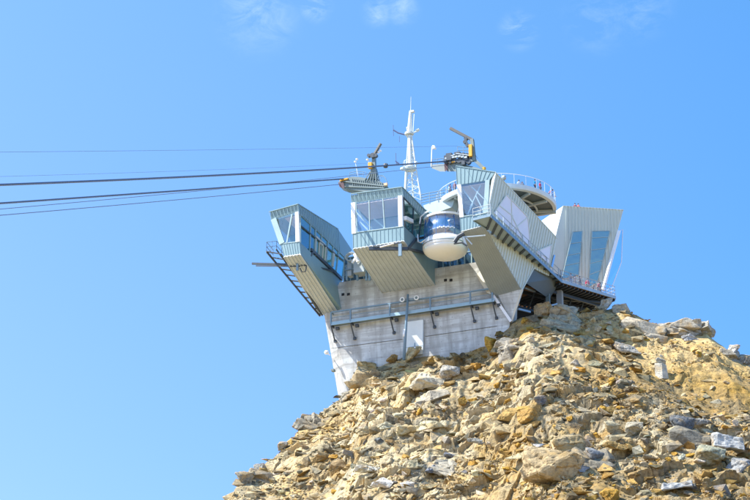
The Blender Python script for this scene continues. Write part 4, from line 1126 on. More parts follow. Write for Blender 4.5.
# --- gondola in the bay
def gondola():
    C = W(4.45, 6.2, 0.4)
    t = thing('gondola', 'round cable car cabin with cream bowl underside and blue glass, docked between the pods', 'cable car', C-WA*2.3)
    r0 = 3.42
    # underside bowl
    prof = []
    for i in range(15):
        a = math.pi/2*i/14; prof.append((max(.03, r0*math.sin(a)), -.38-1.38*math.cos(a)))
    MB().lathe(C, prof, 64).build('bowl', BOWL, t, True)
    MB().lathe(C, [(r0-.02, -.40), (r0+.09, -.30), (r0+.12, .35), (r0+.02, .95), (r0-.15, 1.0)], 64).build('belt', CWHITE, t, True)
    MB().lathe(C, [(r0+.10, .04), (r0+.15, .06), (r0+.15, .15), (r0+.10, .17)], 64, cap=False).build('belt_groove', GREYG, t)
    gl = MB().lathe(C, [(r0-.12, 1.0), (r0-.1, 2.6), (r0-.3, 4.4)], 56); go = gl.build('glazing', GLB, t, True)
    fm = MB()
    for k in range(14):
        a = 2*math.pi*k/14+.2; d = Vector((math.cos(a), math.sin(a), 0)); fm.beam(C+d*(r0-.12)+WA*1.0, C+d*(r0-.1)+WA*2.6, .07, .06, d); fm.beam(C+d*(r0-.1)+WA*2.6, C+d*(r0-.3)+WA*4.4, .07, .06, d)
    fm.build('glazing_bars', metal('blue cabin frame', (.03, .12, .35), .4), go)
    st = MB()
    for k in range(9):
        a = R(-112+k*5.5); d = Vector((math.cos(a), math.sin(a), 0)); e = Vector((-d.y, d.x, 0)); st.box(C+d*(r0-.05)+WA*(2.05+.12*(k % 2)), e*.22, d*.04, WA*.2)
    st.build('white_dashes', CWHITE, go)  # row of small white dashes round the glazing
    MB().lathe(C, [(r0-.35, 4.38), (r0-.12, 4.42), (r0-.08, 4.72), (r0-.5, 4.85), (.1, 5.1)], 56).build('roof', CWHITE, t)
    h = MB(); h.beam(C+WA*4.9+UA*1.6+VA*1, C+WA*8.2+VA*2+UA*2.2, .4, .5); h.build('hanger_arm', DARK, t)
    b = MB(); b.tube([W(.5, 4.6, 2.6), W(.7, 4.2, 1.2), W(1.3, 3.8, .8), W(2.2, 3.2, .9)], .1, 6); b.tube([W(.6, 5.2, 4.6), W(.9, 4.9, 5.6), W(1.7, 4.6, 6.0), W(2.6, 4.2, 6.1)], .12, 6); b.build('bumper', CWHITE, t)
gondola()

# --- cable saddles on the pod roofs
def saddle_left():
    t = thing('cable_saddle', 'grey green boat shaped cable saddle with raised jib on the middle pod roof', 'cable support', av(366, 189, 3.2))
    v = 3.2
    P = lambda x, y, d=0: av(x, y, v+d)
    prof = [(338.5, 182), (341, 179.5), (352, 176.5), (360, 177), (380, 181), (387, 186), (384, 189.2), (364, 191.5), (345, 188.5), (339.5, 186.5)]
    m = MB().hull([P(x, y) for x, y in prof]+[P(x, y)+VA*1.8 for x, y in prof])
    for i in range(16):
        x = 352+i*2.1; m.beam(P(x, 178.5+.13*(x-352), -.08), P(x+1.4, 187.5, -.08), .1, .14, VA)
    m.beam(P(344, 181.5, -.1), P(384, 186, -.1), .25, .2); m.beam(P(345, 186.5, -.1), P(384, 188, -.1), .2, .2)
    m.build('saddle_body', GREYG, t)
    m = MB().hull([P(x, y, -.15) for x, y in ((338, 182.5), (343.5, 182), (344.5, 188.2), (339.5, 187))]+[P(x, y, 1.6) for x, y in ((338, 182.5), (343.5, 182), (344.5, 188.2), (339.5, 187))]); m.build('nose', metal('dark maroon nose', (.10, .05, .06), .6), t)
    m = MB().beam(P(340, 180.6, -.15), P(348, 178.6, -.15), .3, .25); m.build('yellow_edge', YELL, t)
    m = MB(); m.hull([P(368, 178.5), P(378, 179), P(371.5, 167), P(375.2, 167)]+[p+VA*.8 for p in (P(368, 178.5), P(378, 179), P(371.5, 167), P(375.2, 167))]); m.hull([P(371.5, 168), P(375.2, 168), P(372, 156), P(374.8, 156)]+[p+VA*.6 for p in (P(371.5, 168), P(375.2, 168), P(372, 156), P(374.8, 156))])
    for i in range(5): m.beam(P(364+i*3, 181, -.1), P(370+i*1.3, 172, -.1), .12, .12)
    m.build('support_frame', GREYG, t)
    MB().box(P(370.4, 165.7, -.2), UA*.6, VA*.6, WA*.95).build('hoist_box', YELL, t)
    j = MB(); j.beam(P(373.2, 156.5), P(380.8, 143.4, -.5), .38, .32); j.build('jib', metal('weathered grey jib', (.13, .13, .115), .6), t)
    w = MB(); c = P(372.5, 155.5, -.25)
    for dx, rr in ((-3.6, .28), (.2, .42), (3.2, .3)):
        q = P(372.5+dx, 155.5, -.25); w.tube([q-VA*.2, q+VA*.35], rr, 12)
    w.beam(P(368.8, 155.3, -.1), P(376, 155.8, -.1), .2, .3); w.build('sheave', DARK, t)
    for grp, bar in ((((355.3, 161.5), (357, 159)), (P(355.3, 162), P(358, 176))), (((367.5, 159.5),), (P(367.5, 160), P(370, 164))), (((378.5, 152), (380.5, 150.5)), (P(376, 155), P(380.5, 150.5)))):
        l = MB()
        for x, y in grp: l.lathe(P(x, y)-WA*.2, [(.02, 0), (.2, .08), (.22, .25), (.02, .35)], 10)
        l.beam(*bar, .06, .06); l.build('lamp', WHITE, t)
    r = MB()
    r.rail([P(349.5, 177), P(357, 175.5), P(366, 176.5)], .75, 2, .05, 1.2)
    for k in range(3): r.tube([P(376+k*1.5, 180.5+k), P(378+k*1.8, 175.5+k*.3), P(383+k*1.3, 175.3+k*1.2), P(387, 181+k*.8), P(387.6, 186.5)], .055, 6)
    r.build('saddle_railing', BLUEST, t)
    MB().box(P(386, 184.5, -.2), UA*.5, VA*.4, WA*.4).build('warning_light', metal('pale orange lamp', (.75, .45, .25), .5), t)
    return t
saddle_left()
def saddle_right():
    v = 2.6; P = lambda x, y, d=0: av(x, y, v+d)
    t = thing('cable_saddle', 'dark cable saddle platform with orange hoist and jib above the right pod', 'cable support', P(460, 170))
    m = MB().hull([P(x, y) for x, y in ((431, 164.5), (444, 164), (446, 171.5), (440, 171.5), (431.5, 168))]+[P(x, y, 2) for x, y in ((431, 164.5), (444, 164), (446, 171.5), (440, 171.5), (431.5, 168))]); m.build('platform', metal('pale grey platform', (.27, .31, .30), .6), t)
    m = MB()
    m.hull([P(x, y) for x, y in ((446, 163), (455, 161.5), (461, 164), (474, 167.5), (484, 169.5), (456, 171.5), (447, 171.5))]+[P(x, y, 2.2) for x, y in ((446, 163), (455, 161.5), (461, 164), (474, 167.5), (484, 169.5), (456, 171.5), (447, 171.5))])
    m.build('cradle', GREYG, t)
    m = MB(); rr = random.Random(4)
    for i in range(26):
        x = rr.uniform(445, 471); y = rr.uniform(153.5+abs(x-460)*.12, 164); m.box(P(x, y, rr.uniform(-.3, 1.6)), UA*rr.uniform(.3, 1.0), VA*rr.uniform(.3, .9), WA*rr.uniform(.25, .7))
    for x in (446, 450, 454.5, 459, 463.5, 468): q = P(x, 160+abs(x-457)*.12, -.3); m.tube([q, q+VA*.5], .42, 12)
    m.build('roller_battery', DARK, t)
    m = MB(); m.hull([P(x, y, -.1) for x, y in ((444, 164), (447.8, 163), (447.5, 170.5), (444.8, 170.5))]+[P(x, y, 1.8) for x, y in ((444, 164), (447.8, 163), (447.5, 170.5), (444.8, 170.5))]); m.build('nose', metal('dark maroon block', (.10, .05, .06), .6), t)
    g = MB()
    for i in range(7): g.box(P(446.5+i*3.2, 156.3-abs(i-4)*-.5, -.45), UA*.45, VA*.2, WA*.3)
    g.beam(P(447, 157.5, -.4), P(455, 154.5, -.4), .16, .16); g.beam(P(456, 153.5, -.4), P(471, 155.5, -.4), .14, .14); g.build('walk_grating', GALV, t)
    MB().beam(P(449, 162.7, -.2), P(455, 161.8, -.2), .25, .2).build('yellow_edge', YELL, t)
    m = MB(); m.beam(P(472, 139.2), P(474.5, 161), .5, .5, VA); m.beam(P(473.5, 140), P(475.5, 161), .2, .2, VA); m.beam(P(473.5, 159), P(483.5, 168.2), .3, .5); m.beam(P(461, 163.5), P(474, 160), .3, .4); m.build('support_frame', GREYG, t)
    m = MB(); m.beam(P(473, 140.2), P(450.2, 128.2, -.5), .34, .42); m.build('jib', metal('weathered steel jib', (.15, .145, .13), .6), t)
    MB().box(P(470.8, 150.8, -.3), UA*.52, VA*.6, WA*1.95).build('hoist_box', YELL, t)
    w = MB()
    for x, y, rr_ in ((465.5, 138, .3), (464.5, 141.5, .28), (467, 144.5, .3)): q = P(x, y, -.3); w.tube([q, q+VA*.5], rr_, 12)
    w.beam(P(465.5, 136.5, -.2), P(467.5, 147, -.2), .24, .24, VA); w.build('sheave', DARK, t)
    r = MB(); r.rail([P(432, 164.5), P(444.5, 163)], .85, 2, .05, .9); r.rail([P(457.5, 153.5), P(469, 154)], 1.15, 2, .05, 1.0); r.tube([P(473.5, 152), P(484, 168)], .03, 5); r.build('saddle_railing', BLUEST, t)
    l = MB(); l.tube([P(431.3, 167), P(432, 147.2)], .09, 8); l.tube([P(432, 147.2), P(432.8, 145.6), P(434.5, 146)], .09, 8); q = P(434.5, 148.8); l.lathe(q, [(.28, 0), (.26, .25), (.08, .45)], 12); l.build('lamp_post', WHITE, t)
    MB().lathe(P(484.3, 170), [(.02, 0), (.26, .05), (.28, .4), (.02, .55)], 12).build('warning_light', YELL, t)
saddle_right()
# searchlight on the roof edge
sl = thing('searchlight', 'small round grey searchlight on the sloping roof edge of the right pod', 'searchlight', wall(503.8, 180.5))
q = wall(504, 177.5); MB().lathe(q-WA*.35, [(.05, 0), (.32, .08), (.36, .35), (.3, .62), (.05, .7)], 14).build('housing', GALV, sl, True)
MB().beam(wall(504, 182), q, .12, .12).build('bracket', DARK, sl)

# --- ropes
def rope(pts, r, name, lab, cat, v_end, mat, twin=0, vs=None):
    """rope through surveyed points; leaves the station along -V and falls to the valley"""
    n = len(pts); P3 = []
    # depth along the line of flight: equal run per pixel is wrong in perspective, solve from a straight plan line through the anchor
    p0 = av(*pts[0], v_end); u0 = loc(p0)[0]
    for px, py in pts: P3.append(au(px, py, u0))
    # smooth by quadratic through first, middle, last in (v, w)
    q = [loc(p) for p in P3]; vv = [k[1] for k in q]; ww = [k[2] for k in q]
    co = np.polyfit(vv, ww, min(2, n-1))
    m = MB(); v_far = vv[-1]-60
    for off in ([0] if not twin else [-twin/2, twin/2]):
        m.tube([W(u0+off, a, float(np.polyval(co, a))) for a in np.linspace(vv[0], v_far, 40)], r, 8)
    o = m.build(name, mat, base=P3[0]); tag(o, lab, cat); return o
rope([(446, 161.2), (345, 168.4), (250, 173.5), (120, 179.6), (0, 185)], .105, 'track_rope', 'thick dark twin track rope running to the saddle with the orange hoist', 'cable', 2.6, CABLE, .26)
rope([(345, 178.8), (250, 185.2), (120, 195.5), (0, 203)], .105, 'track_rope', 'thick dark twin track rope ending at the boat shaped saddle', 'cable', 4.0, CABLE, .26)
rope([(445, 165.5), (377, 172), (250, 186.5), (120, 198.5), (0, 208.8)], .04, 'haul_rope', 'thin blue grey rope just under the lower thick rope', 'cable', 2.7, CABLE2)
rope([(342, 184), (300, 188.2), (250, 193.2), (120, 204.6), (0, 215.4)], .055, 'haul_rope', 'lowest thin blue grey rope below all the others', 'cable', 4.0, CABLE2)
rope([(458, 146), (300, 148.6), (150, 150.6), (0, 152)], .02, 'overhead_wire', 'topmost hair thin wire crossing the sky to the jib', 'cable', 3.0, CABLE2)
rope([(366, 163.3), (300, 166.3), (150, 172), (0, 176.5)], .018, 'overhead_wire', 'faint hair thin wire just above the upper thick rope', 'cable', 4.0, CABLE2)
cl = thing('rope_clamp', 'small dark ball clamp on the upper thick rope beside the mast', 'clamp', au(385.6, 165.6, loc(av(446, 161.2, 2.6))[0]))
MB().lathe(LOCS[cl.name]-WA*.35, [(.05, 0), (.3, .08), (.36, .35), (.3, .62), (.05, .7)], 14).build('clamp_ball', DARK, cl, True)
MB().box(LOCS[cl.name]+WA*.05, UA*.5, VA*.5, WA*.25).build('clamp_plate', GALV, cl)

# --- radio mast
MASTW = metal('weathered white mast paint', (.60, .645, .62), .6, var=.08)
def mast():
    v = 18; P = lambda x, y, d=0: av(x, y, v+d)
    t = thing('radio_mast', 'tall white lattice radio mast rising behind the middle pod', 'mast', P(412, 200))
    m = MB()
    legs = [[(405, 200), (406.6, 168), (408.6, 135)], [(421.5, 200), (416, 168), (411.6, 135)]]
    A = [P(*q) for q in legs[0]]; B = [P(*q) for q in legs[1]]; C = [P(413.5, 198, 2.6), P(411.5, 166.5, 1.6), P(410, 134.5, .7)]
    for l in (A, B, C): m.tube(l, [.15, .14, .12], 8)
    for i in range(2):
        n = 5
        for k in range(n):
            for l1, l2 in ((A, B), (B, C), (C, A)):
                a0, a1 = lerp(l1[i], l1[i+1], k/n), lerp(l1[i], l1[i+1], (k+1)/n); b0, b1 = lerp(l2[i], l2[i+1], k/n), lerp(l2[i], l2[i+1], (k+1)/n)
                m.tube([a0, b1] if k % 2 else [b0, a1], .05 if i == 0 else .09, 5); m.tube([a1, b1], .05, 5)
    m.tube([lerp(A[1], B[1], .42), lerp(A[2], B[2], .45)], [.42, .24], 10); m.tube([A[0], A[1]], [.26, .24], 8)
    m.build('lattice', MASTW, t)
    MB().lathe(P(410, 170), [(.02, 0), (1.0, 0), (1.1, .3), (1.0, .4), (.02, .4)], 20).build('platform', MASTW, t)
    r = MB(); c = P(410, 167.5); r.tube([c+Vector((math.cos(a), math.sin(a), 0))*1.05+WA*1.0 for a in [2*math.pi*k/20 for k in range(20)]], .06, 6, True)
    for k in range(10): d = Vector((math.cos(k*.628), math.sin(k*.628), 0))*1.05; r.tube([c+d, c+d+WA*1.0], .05, 5)
    r.build('platform_railing', MASTW, t)
    s = MB(); s.tube([P(408.9, 137, .3), P(410.5, 112, .3)], [.42, .26], 10); s.tube([P(411.2, 136, .3), P(410.9, 112, .3)], .22, 8); s.box(P(412, 111.5, .3), UA*.8, VA*.5, WA*.3); s.build('upper_tube', MASTW, t)
    MB().tube([P(410.7, 112, .3), P(411, 96.5, .3)], [.07, .03], 6).build('spike', MASTW, t)
    MB().lathe(P(409.3, 134.6), [(.02, 0), (.75, 0), (.75, .35), (.02, .5)], 14).build('upper_platform', MASTW, t)
    a = MB(); a.tube([P(404.5, 134.5), P(398, 132.8), P(393.5, 130)], .13, 6); a.tube([P(393.2, 125), P(393.4, 136)], .045, 5); a.tube([P(399.3, 136), P(399.4, 142)], .04, 5); a.tube([P(395.8, 153), P(396.2, 164.5)], .05, 5); a.tube([P(396.4, 163), P(404, 165.5)], .07, 5); a.tube([P(395.5, 161), P(399, 163.5)], .09, 5)
    a.build('antenna', metal('dark blue antenna', (.07, .10, .20), .5), t)
    a = MB(); a.tube([P(411, 133.2), P(413, 132.8), P(418, 131), P(418.8, 128.5)], .11, 6); a.lathe(P(417.6, 131.8), [(.1, 0), (.4, .3), (.1, .5)], 10); a.build('side_arm', MASTW, t)
    MB().beam(P(414.2, 114), P(413, 132), .1, .1, VA).build('whip', MASTW, t)
    MB().beam(P(406.8, 127), P(408, 134), .16, .16, VA).build('whip', MASTW, t)
    for x, y, k in ((403, 170.5, .45), (416, 164.5, .35)): MB().lathe(P(x, y, -1), [(.1, 0), (k, .15), (k, k), (.1, k+.2)], 12).build('dish', MASTW, t)
mast()

# --- floodlight pole in front of the concrete
def pole():
    g = hit_ground(404.3, 356) or av(404.3, 356, 14)
    v = loc(g)[1]; v = min(v, 12.4)
    P = lambda x, y, d=0: av(x, y, v+d)
    t = thing('floodlight_pole', 'blue grey steel pole with two round floodlights in front of the concrete wall', 'light pole', P(404, 358))
    MB().tube([P(403.9, 360), P(406, 325), P(408, 294.5)], [.26, .22, .18], 10).build('pole', BLUEST, t, True)
    MB().tube([P(404.2, 337), P(404.7, 329.5)], .28, 10).build('white_band', CWHITE, t, True)
    MB().beam(P(401, 299.6, .1), P(418, 298, .1), .1, .12).build('cross_arm', BLUEST, t)
    for x, y in ((402.4, 299.8), (416.6, 298)):
        q = P(x, y, -.15); f = MB().lathe(q, [(.08, -.25), (.36, -.1), (.40, .12), (.36, .15)], 18, x=UA, y=WA, z=-VA); o = f.build('floodlight', CWHITE, t)
        MB().lathe(q, [(.02, .13), (.24, .155), (.02, .17)], 18, x=UA, y=WA, z=-VA).build('lens', GREYG, o)
pole()
sg = thing('marker_post', 'thin grey post with white band beside the door panel', 'post', av(415, 352, 12.6))
MB().tube([av(415, 353, 12.6), av(414.7, 343, 12.6)], .09, 8).build('post', BLUEST, sg)
MB().tube([av(414.9, 349.5, 12.6), av(414.85, 347, 12.6)], .11, 8).build('white_band', CWHITE, sg)

# ------------------------------------------------------------------ people
def skin(name, verts, edges, radii, mat, parent, sub=1, root=0):
    me = bpy.data.meshes.new(name); me.from_pydata(verts, edges, []); me.update()
    o = bpy.data.objects.new(name, me); COL.objects.link(o)
    s = o.modifiers.new('s', 'SKIN')
    for i, r in enumerate(radii):
        rv = r if isinstance(r, tuple) else (r, r); me.skin_vertices[0].data[i].radius = rv; me.skin_vertices[0].data[i].use_root = (i == root)
    if sub: o.modifiers.new('u', 'SUBSURF').levels = sub
    dg = bpy.context.evaluated_depsgraph_get(); ev = o.evaluated_get(dg); m2 = bpy.data.meshes.new_from_object(ev)
    COL.objects.unlink(o); bpy.data.objects.remove(o); m2.materials.clear(); m2.materials.append(mat)
    m2.polygons.foreach_set('use_smooth', [True]*len(m2.polygons)); m2.name = name
    ob = bpy.data.objects.new(name, m2); COL.objects.link(ob); ob.parent = parent; return ob
MATS = {}
def cloth(c):
    if c not in MATS: MATS[c] = metal('cloth', c, .85, var=.1, spec=.2)
    return MATS[c]
SKINM = metal('skin', (.55, .34, .24), .6, var=.04)
def person(p, face, label, jacket, trousers, hair=(.05, .03, .02), lean=0, arms='down', h=1.74, stride=.1, hat=None, group=None, turn=0):
    t = bpy.data.objects.new('person', None); COL.objects.link(t); t.empty_display_size = .3
    t.location = Vector(p)*K; t.rotation_euler = (0, 0, face); LOCS[t.name] = Vector(p); t.scale = (h/1.74,)*3
    tag(t, label, 'person', group)
    ln = lean; hipz = .92
    def T(x, y, z):                              # bend the upper body forward about the hip (facing -y)
        if z <= hipz: return (x, y, z)
        a = ln; dz = z-hipz; return (x, y*math.cos(a)-dz*math.sin(a), hipz+dz*math.cos(a)+y*math.sin(a)*-1*0)
    s = stride
    V = [T(0, 0, .95), T(0, .0, 1.15), T(0, .0, 1.38), T(0, 0, 1.46), T(0, -.01, 1.53), T(0, -.02, 1.63), T(0, -.015, 1.72)]
    E_ = [(0, 1), (1, 2), (2, 3), (3, 4), (4, 5), (5, 6)]
    rad = [(.15, .11), (.14, .10), (.165, .105), (.07, .07), (.055, .06), (.08, .10), (.06, .075)]
    legs = {}
    for sd in (-1, 1):
        n = len(V); V += [(.09*sd, 0, .88), (.10*sd, -.03-s*sd*.6, .49), (.11*sd, -s*sd, .08), (.12*sd, -.13-s*sd, .035)]
        E_ += [(0, n), (n, n+1), (n+1, n+2), (n+2, n+3)]; rad += [.095, .062, .045, .04]
        legs[sd] = n
    arm = {}
    for sd in (-1, 1):
        n = len(V)
        sh = T(.19*sd, 0, 1.40)
        if arms == 'down': el = T(.25*sd, .03, 1.12); wr = T(.25*sd, -.07, .90)
        elif arms == 'rail': el = T(.27*sd, -.10, 1.16); wr = T(.20*sd, -.36, 1.10)
        elif arms == 'up': el = T(.26*sd, -.16, 1.22); wr = T(.08*sd, -.24, 1.50)
        else: el = T(.27*sd, .02, 1.14) if sd > 0 else T(.30*sd, -.1, 1.25); wr = T(.25*sd, -.08, .92) if sd > 0 else T(.22*sd, -.3, 1.38)
        V += [sh, el, wr]; E_ += [(2, n), (n, n+1), (n+1, n+2)]; rad += [.062, .046, .034]
        arm[sd] = n
        # hand: palm, four fingers, thumb
        d = (Vector(wr)-Vector(el)).normalized(); sv = Vector((0, -1, 0)).cross(d)
        sv = sv.normalized() if sv.length > .1 else Vector((1, 0, 0)); cr = d.cross(sv)
        pk = len(V); V.append(tuple(Vector(wr)+d*.07)); E_.append((n+2, pk)); rad.append((.036, .02))
        for i, (o_, ln_) in enumerate(((-.03, .07), (-.01, .085), (.01, .08), (.03, .06))):
            k = len(V); b = Vector(V[pk])+sv*o_+d*.03; V += [tuple(b), tuple(b+d*ln_*.6+cr*.012), tuple(b+d*ln_+cr*.03)]; E_ += [(pk, k), (k, k+1), (k+1, k+2)]; rad += [.011, .009, .008]
        k = len(V); b = Vector(wr)+d*.04+sv*-.04; V += [tuple(b), tuple(b+d*.045-sv*.02)]; E_ += [(pk, k), (k, k+1)]; rad += [.012, .01]
    skin('body', V, E_, rad, SKINM, t, 1)
    # face: nose, eyes, mouth
    hd = Vector(T(0, -.02, 1.63)); f = Vector((0, -math.cos(ln), -math.sin(ln)))
    up = Vector((0, -math.sin(ln), math.cos(ln)))
    def part(name, mb, mat):
        me = bpy.data.meshes.new(name); me.from_pydata(mb.v, [], mb.f); me.update(); me.materials.append(mat)
        me.polygons.foreach_set('use_smooth', [True]*len(me.polygons)); o = bpy.data.objects.new(name, me); COL.objects.link(o); o.parent = t; return o
    ey = MB()
    for sd in (-1, 1): ey.box(hd+f*.098+up*.012+Vector((.03*sd, 0, 0)), Vector((.022, 0, 0)), f*.012, up*.01)
    part('eyes', ey, cloth((.02, .02, .02)))
    # jacket over torso and arms
    jv = [V[0], V[1], V[2], V[3]]; je = [(0, 1), (1, 2), (2, 3)]; jr = [(.17, .13), (.165, .125), (.19, .13), (.075, .08)]
    for sd in (-1, 1):
        n = arm[sd]; k = len(jv); jv += [V[n], V[n+1], tuple(Vector(V[n+1]).lerp(Vector(V[n+2]), .9))]; je += [(2, k), (k, k+1), (k+1, k+2)]; jr += [.085, .062, .05]
    skin('jacket', jv, je, jr, cloth(jacket), t, 1)
    tv = [V[0]]; te = []; tr = [(.165, .125)]
    for sd in (-1, 1):
        n = legs[sd]; k = len(tv); tv += [V[n], V[n+1], tuple(Vector(V[n+1]).lerp(Vector(V[n+2]), .92))]; te += [(0, k), (k, k+1), (k+1, k+2)]; tr += [.11, .08, .068]
    skin('trousers', tv, te, tr, cloth(trousers), t, 1)
    sh = MB()
    for sd in (-1, 1):
        q = Vector(V[legs[sd]+2]); sh.hull([q+Vector((x, y, z)) for x in (-.05, .05) for y in (-.2, .08) for z in (-.08, -.01)]+[q+Vector((x, y, .02)) for x in (-.04, .04) for y in (-.06, .06)])
    part('shoes', sh, cloth((.04, .035, .03)))
    hr = MB(); prof = [(.02, .13), (.06, .12), (.09, .085), (.105, .04), (.102, -.005), (.085, -.03)]
    hr.lathe(hd+up*.02-f*.022, [(r_, h_) for r_, h_ in prof], 16, x=Vector((1, 0, 0)), y=up.cross(Vector((1, 0, 0))), z=up)
    part('hair' if not hat else 'hat', hr, cloth(hat or hair))
    return t
wt = loc(TC)[2]+.32
def on_rim(px, inset=.9, py=None):
    # standing just inside the terrace rim, seen in this direction
    r = ray(px, 195); x = None
    best = None
    for k in range(-140, 0):
        a = R(k*1.0-10); q = TC+Vector((math.cos(a), math.sin(a), 0))*(9.75-inset)+WA*.14
        d = abs(proj(q)[0]-px)
        if best is None or d < best[0]: best = (d, q, a)
    return best[1], best[2]
TG = 'visitors on the round terrace'; DG = 'visitors on the open deck'
for px, ins, lab, jk, tr, kw in (
  (535.3, .8, 'person in a bright blue jacket at the terrace railing', (.01, .30, .62), (.04, .04, .06), dict(arms='down')),
  (540.2, .8, 'person in a red jacket standing beside the one in bright blue', (.72, .05, .08), (.22, .18, .15), dict(arms='down')),
  (548.5, .9, 'person in red bending forward at the terrace railing', (.72, .06, .05), (.30, .08, .06), dict(arms='rail', lean=.9)),
  (552.5, .6, 'person in dark grey with backpack colours leaning on the terrace railing', (.16, .15, .14), (.20, .19, .18), dict(arms='rail', lean=.15)),
  (519.0, 2.4, 'person in a white shirt with dark hair further back on the terrace', (.75, .75, .78), (.1, .1, .12), dict(arms='down')),
  (522.3, 2.8, 'person in a grey top behind the one in a white shirt', (.30, .30, .33), (.1, .1, .1), dict(arms='up')),
  (443.6, .9, 'person in a pale green top at the far left of the terrace railing', (.45, .60, .48), (.35, .36, .36), dict(arms='rail')),
  (450.2, .8, 'person in dark blue on the left part of the terrace', (.10, .10, .16), (.12, .10, .12), dict(arms='down')),
  (454.4, .8, 'person in maroon standing next to the white corner post', (.22, .07, .07), (.10, .09, .1), dict(arms='down'))):
    q, a = on_rim(px, ins); person(q, a+math.pi/2+random.uniform(-.5, .5), lab, jk, tr, group=TG, **kw)
for px, py, lab, jk, tr in ((575.3, 208.5, 'person with dark hair looking over the tower roof edge', (.25, .07, .06), (.1, .1, .1)), (578.6, 208.8, 'person in red looking over the tower roof edge', (.70, .12, .07), (.1, .1, .1))):
    q = atY(px, py+6.3, 327.5); person(q, random.uniform(-.4, .4), lab, jk, tr, group='visitors on the tower roof')
A_, B_, e_, bk_ = DK
for px, back, lab, jk, tr, kw in (
  (571.3, .7, 'person in a light top and white trousers at the deck railing', (.72, .50, .42), (.72, .72, .82), dict(arms='rail')),
  (575.2, 1.0, 'person in a pale pink shirt behind the light dressed one on the deck', (.70, .48, .42), (.5, .5, .55), dict(arms='down')),
  (580.0, .8, 'person in a dark grey top with hands on hips on the deck', (.10, .09, .09), (.33, .33, .36), dict(arms='half')),
  (587.6, .8, 'person in a red t-shirt walking along the deck', (.75, .03, .07), (.16, .14, .14), dict(arms='down', stride=.16)),
  (593.3, .8, 'person in beige crouching low at the deck railing', (.45, .33, .22), (.32, .26, .2), dict(arms='down', lean=.5, h=1.3)),
  (597.5, .8, 'person in a pink top bending over the deck railing', (.68, .20, .20), (.5, .42, .36), dict(arms='rail', lean=.6)),
  (600.6, 1.0, 'person in brown standing at the end of the group on the deck', (.24, .17, .13), (.12, .1, .1), dict(arms='down'))):
    t = 0; best = None
    for k in range(200):
        q = A_+e_*((B_-A_).length*k/199)+bk_*back+WA*.16; d = abs(proj(q)[0]-px)
        if best is None or d < best[0]: best = (d, q)
    fa = math.atan2(-bk_.y, -bk_.x)+math.pi/2; person(best[1], fa+random.uniform(-.6, .6), lab, jk, tr, group=DG, **kw)

# ------------------------------------------------------------------ light, sky, camera
SUN = Vector((-.62, -.16, .77)).normalized()
el = math.asin(SUN.z); az = math.atan2(SUN.x, SUN.y)      # azimuth from +Y clockwise
w = bpy.data.worlds.new('World'); scn.world = w; w.use_nodes = True; nt = w.node_tree; nt.nodes.clear()
out = nt.nodes.new('ShaderNodeOutputWorld'); bg = nt.nodes.new('ShaderNodeBackground'); sky = nt.nodes.new('ShaderNodeTexSky')
sky.sky_type = 'NISHITA'; sky.sun_disc = False; sky.sun_elevation = el; sky.sun_rotation = az; sky.altitude = 3400; sky.air_density = 1.0; sky.dust_density = .6; sky.ozone_density = 1.5
bg.inputs[1].default_value = .15
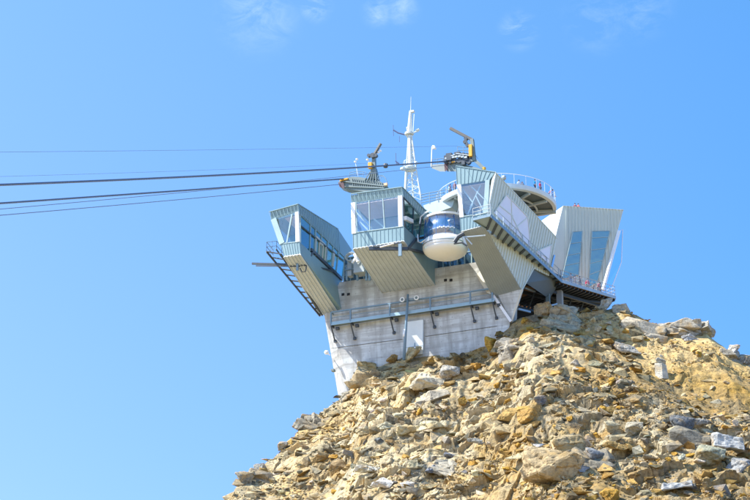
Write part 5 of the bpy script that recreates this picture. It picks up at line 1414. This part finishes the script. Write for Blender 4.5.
# thin cirrus wisps: patches of stretched noise in fixed directions of the sky
tc = nt.nodes.new('ShaderNodeTexCoord'); nrm = N(nt, 'ShaderNodeVectorMath', _operation='NORMALIZE'); L(nt, tc.outputs['Generated'], nrm.inputs[0])
mp = N(nt, 'ShaderNodeMapping'); mp.inputs['Scale'].default_value = (1, 1, 1.9); mp.inputs['Rotation'].default_value = (0, .5, 0); L(nt, nrm.outputs[0], mp.inputs[0])
nz = N(nt, 'ShaderNodeTexNoise', Scale=52, Detail=9, Roughness=.7, Distortion=.5); L(nt, mp.outputs[0], nz.inputs['Vector'])
cl = ramp(nt, nz.outputs[0], [(.40, 0.), (.85, 1.)])
tot = None
for px, py, rad, amt in ((402, 8, .011, .2), (378, 11, .010, .2), (258, 12, .026, .15), (316, 6, .010, .25), (519, 30, .012, .24), (597, 18, .022, .09), (640, 6, .02, .13)):
    d = ray(px, py).normalized()
    ds = N(nt, 'ShaderNodeVectorMath', _operation='DISTANCE'); L(nt, nrm.outputs[0], ds.inputs[0]); ds.inputs[1].default_value = d
    mr = N(nt, 'ShaderNodeMapRange', _interpolation_type='SMOOTHSTEP'); L(nt, ds.outputs['Value'], mr.inputs[0]); mr.inputs[1].default_value = 0; mr.inputs[2].default_value = rad; mr.inputs[3].default_value = amt; mr.inputs[4].default_value = 0
    if tot is None: tot = mr.outputs[0]
    else:
        mx = N(nt, 'ShaderNodeMath', _operation='MAXIMUM'); L(nt, tot, mx.inputs[0]); L(nt, mr.outputs[0], mx.inputs[1]); tot = mx.outputs[0]
fm = N(nt, 'ShaderNodeMath', _operation='MULTIPLY'); L(nt, cl, fm.inputs[0]); L(nt, tot, fm.inputs[1])
hs = N(nt, 'ShaderNodeHueSaturation', Saturation=1.0, Value=1.0)
sx = N(nt, 'ShaderNodeSeparateXYZ'); L(nt, nrm.outputs[0], sx.inputs[0])
gr_ = N(nt, 'ShaderNodeMapRange'); L(nt, sx.outputs[0], gr_.inputs[0]); gr_.inputs[1].default_value = -.22; gr_.inputs[2].default_value = .22
gz_ = N(nt, 'ShaderNodeMapRange'); L(nt, sx.outputs[2], gz_.inputs[0]); gz_.inputs[1].default_value = .22; gz_.inputs[2].default_value = .50
L(nt, mixc(nt, 1., sky.outputs[0], mixc(nt, 1., mixc(nt, gr_.outputs[0], (1.12, 1.28, 1.4), (.54, 1.0, 1.4)), mixc(nt, gz_.outputs[0], (.98, .87, 1), (1.10, 1.17, 1)), 'MULTIPLY'), 'MULTIPLY'), hs.inputs['Color'])
L(nt, mixc(nt, fm.outputs[0], hs.outputs[0], (9.5, 9.8, 10.2)), bg.inputs[0]); L(nt, bg.outputs[0], out.inputs[0])
sl_ = bpy.data.lights.new('sun', 'SUN'); sl_.energy = 5.0; sl_.angle = R(.5); sl_.color = (1, .95, .87)
so = bpy.data.objects.new('sun', sl_); COL.objects.link(so); so.rotation_euler = SUN.to_track_quat('Z', 'Y').to_euler(); so.location = (-60, 150, 250)

cam = bpy.data.cameras.new('camera'); cam.sensor_width = 36; cam.lens = FPX/750*36; cam.clip_end = 8000; cam.clip_start = .5
co = bpy.data.objects.new('camera', cam); COL.objects.link(co); co.rotation_euler = (R(90)+TH, 0, 0); scn.camera = co
vs = scn.view_settings; vs.view_transform = 'Standard'; vs.look = 'None'; vs.gamma = 1; vs.use_curve_mapping = False; vs.exposure = .9
scn.cycles.use_denoising = True; scn.cycles.max_bounces = 8; scn.cycles.transparent_max_bounces = 16
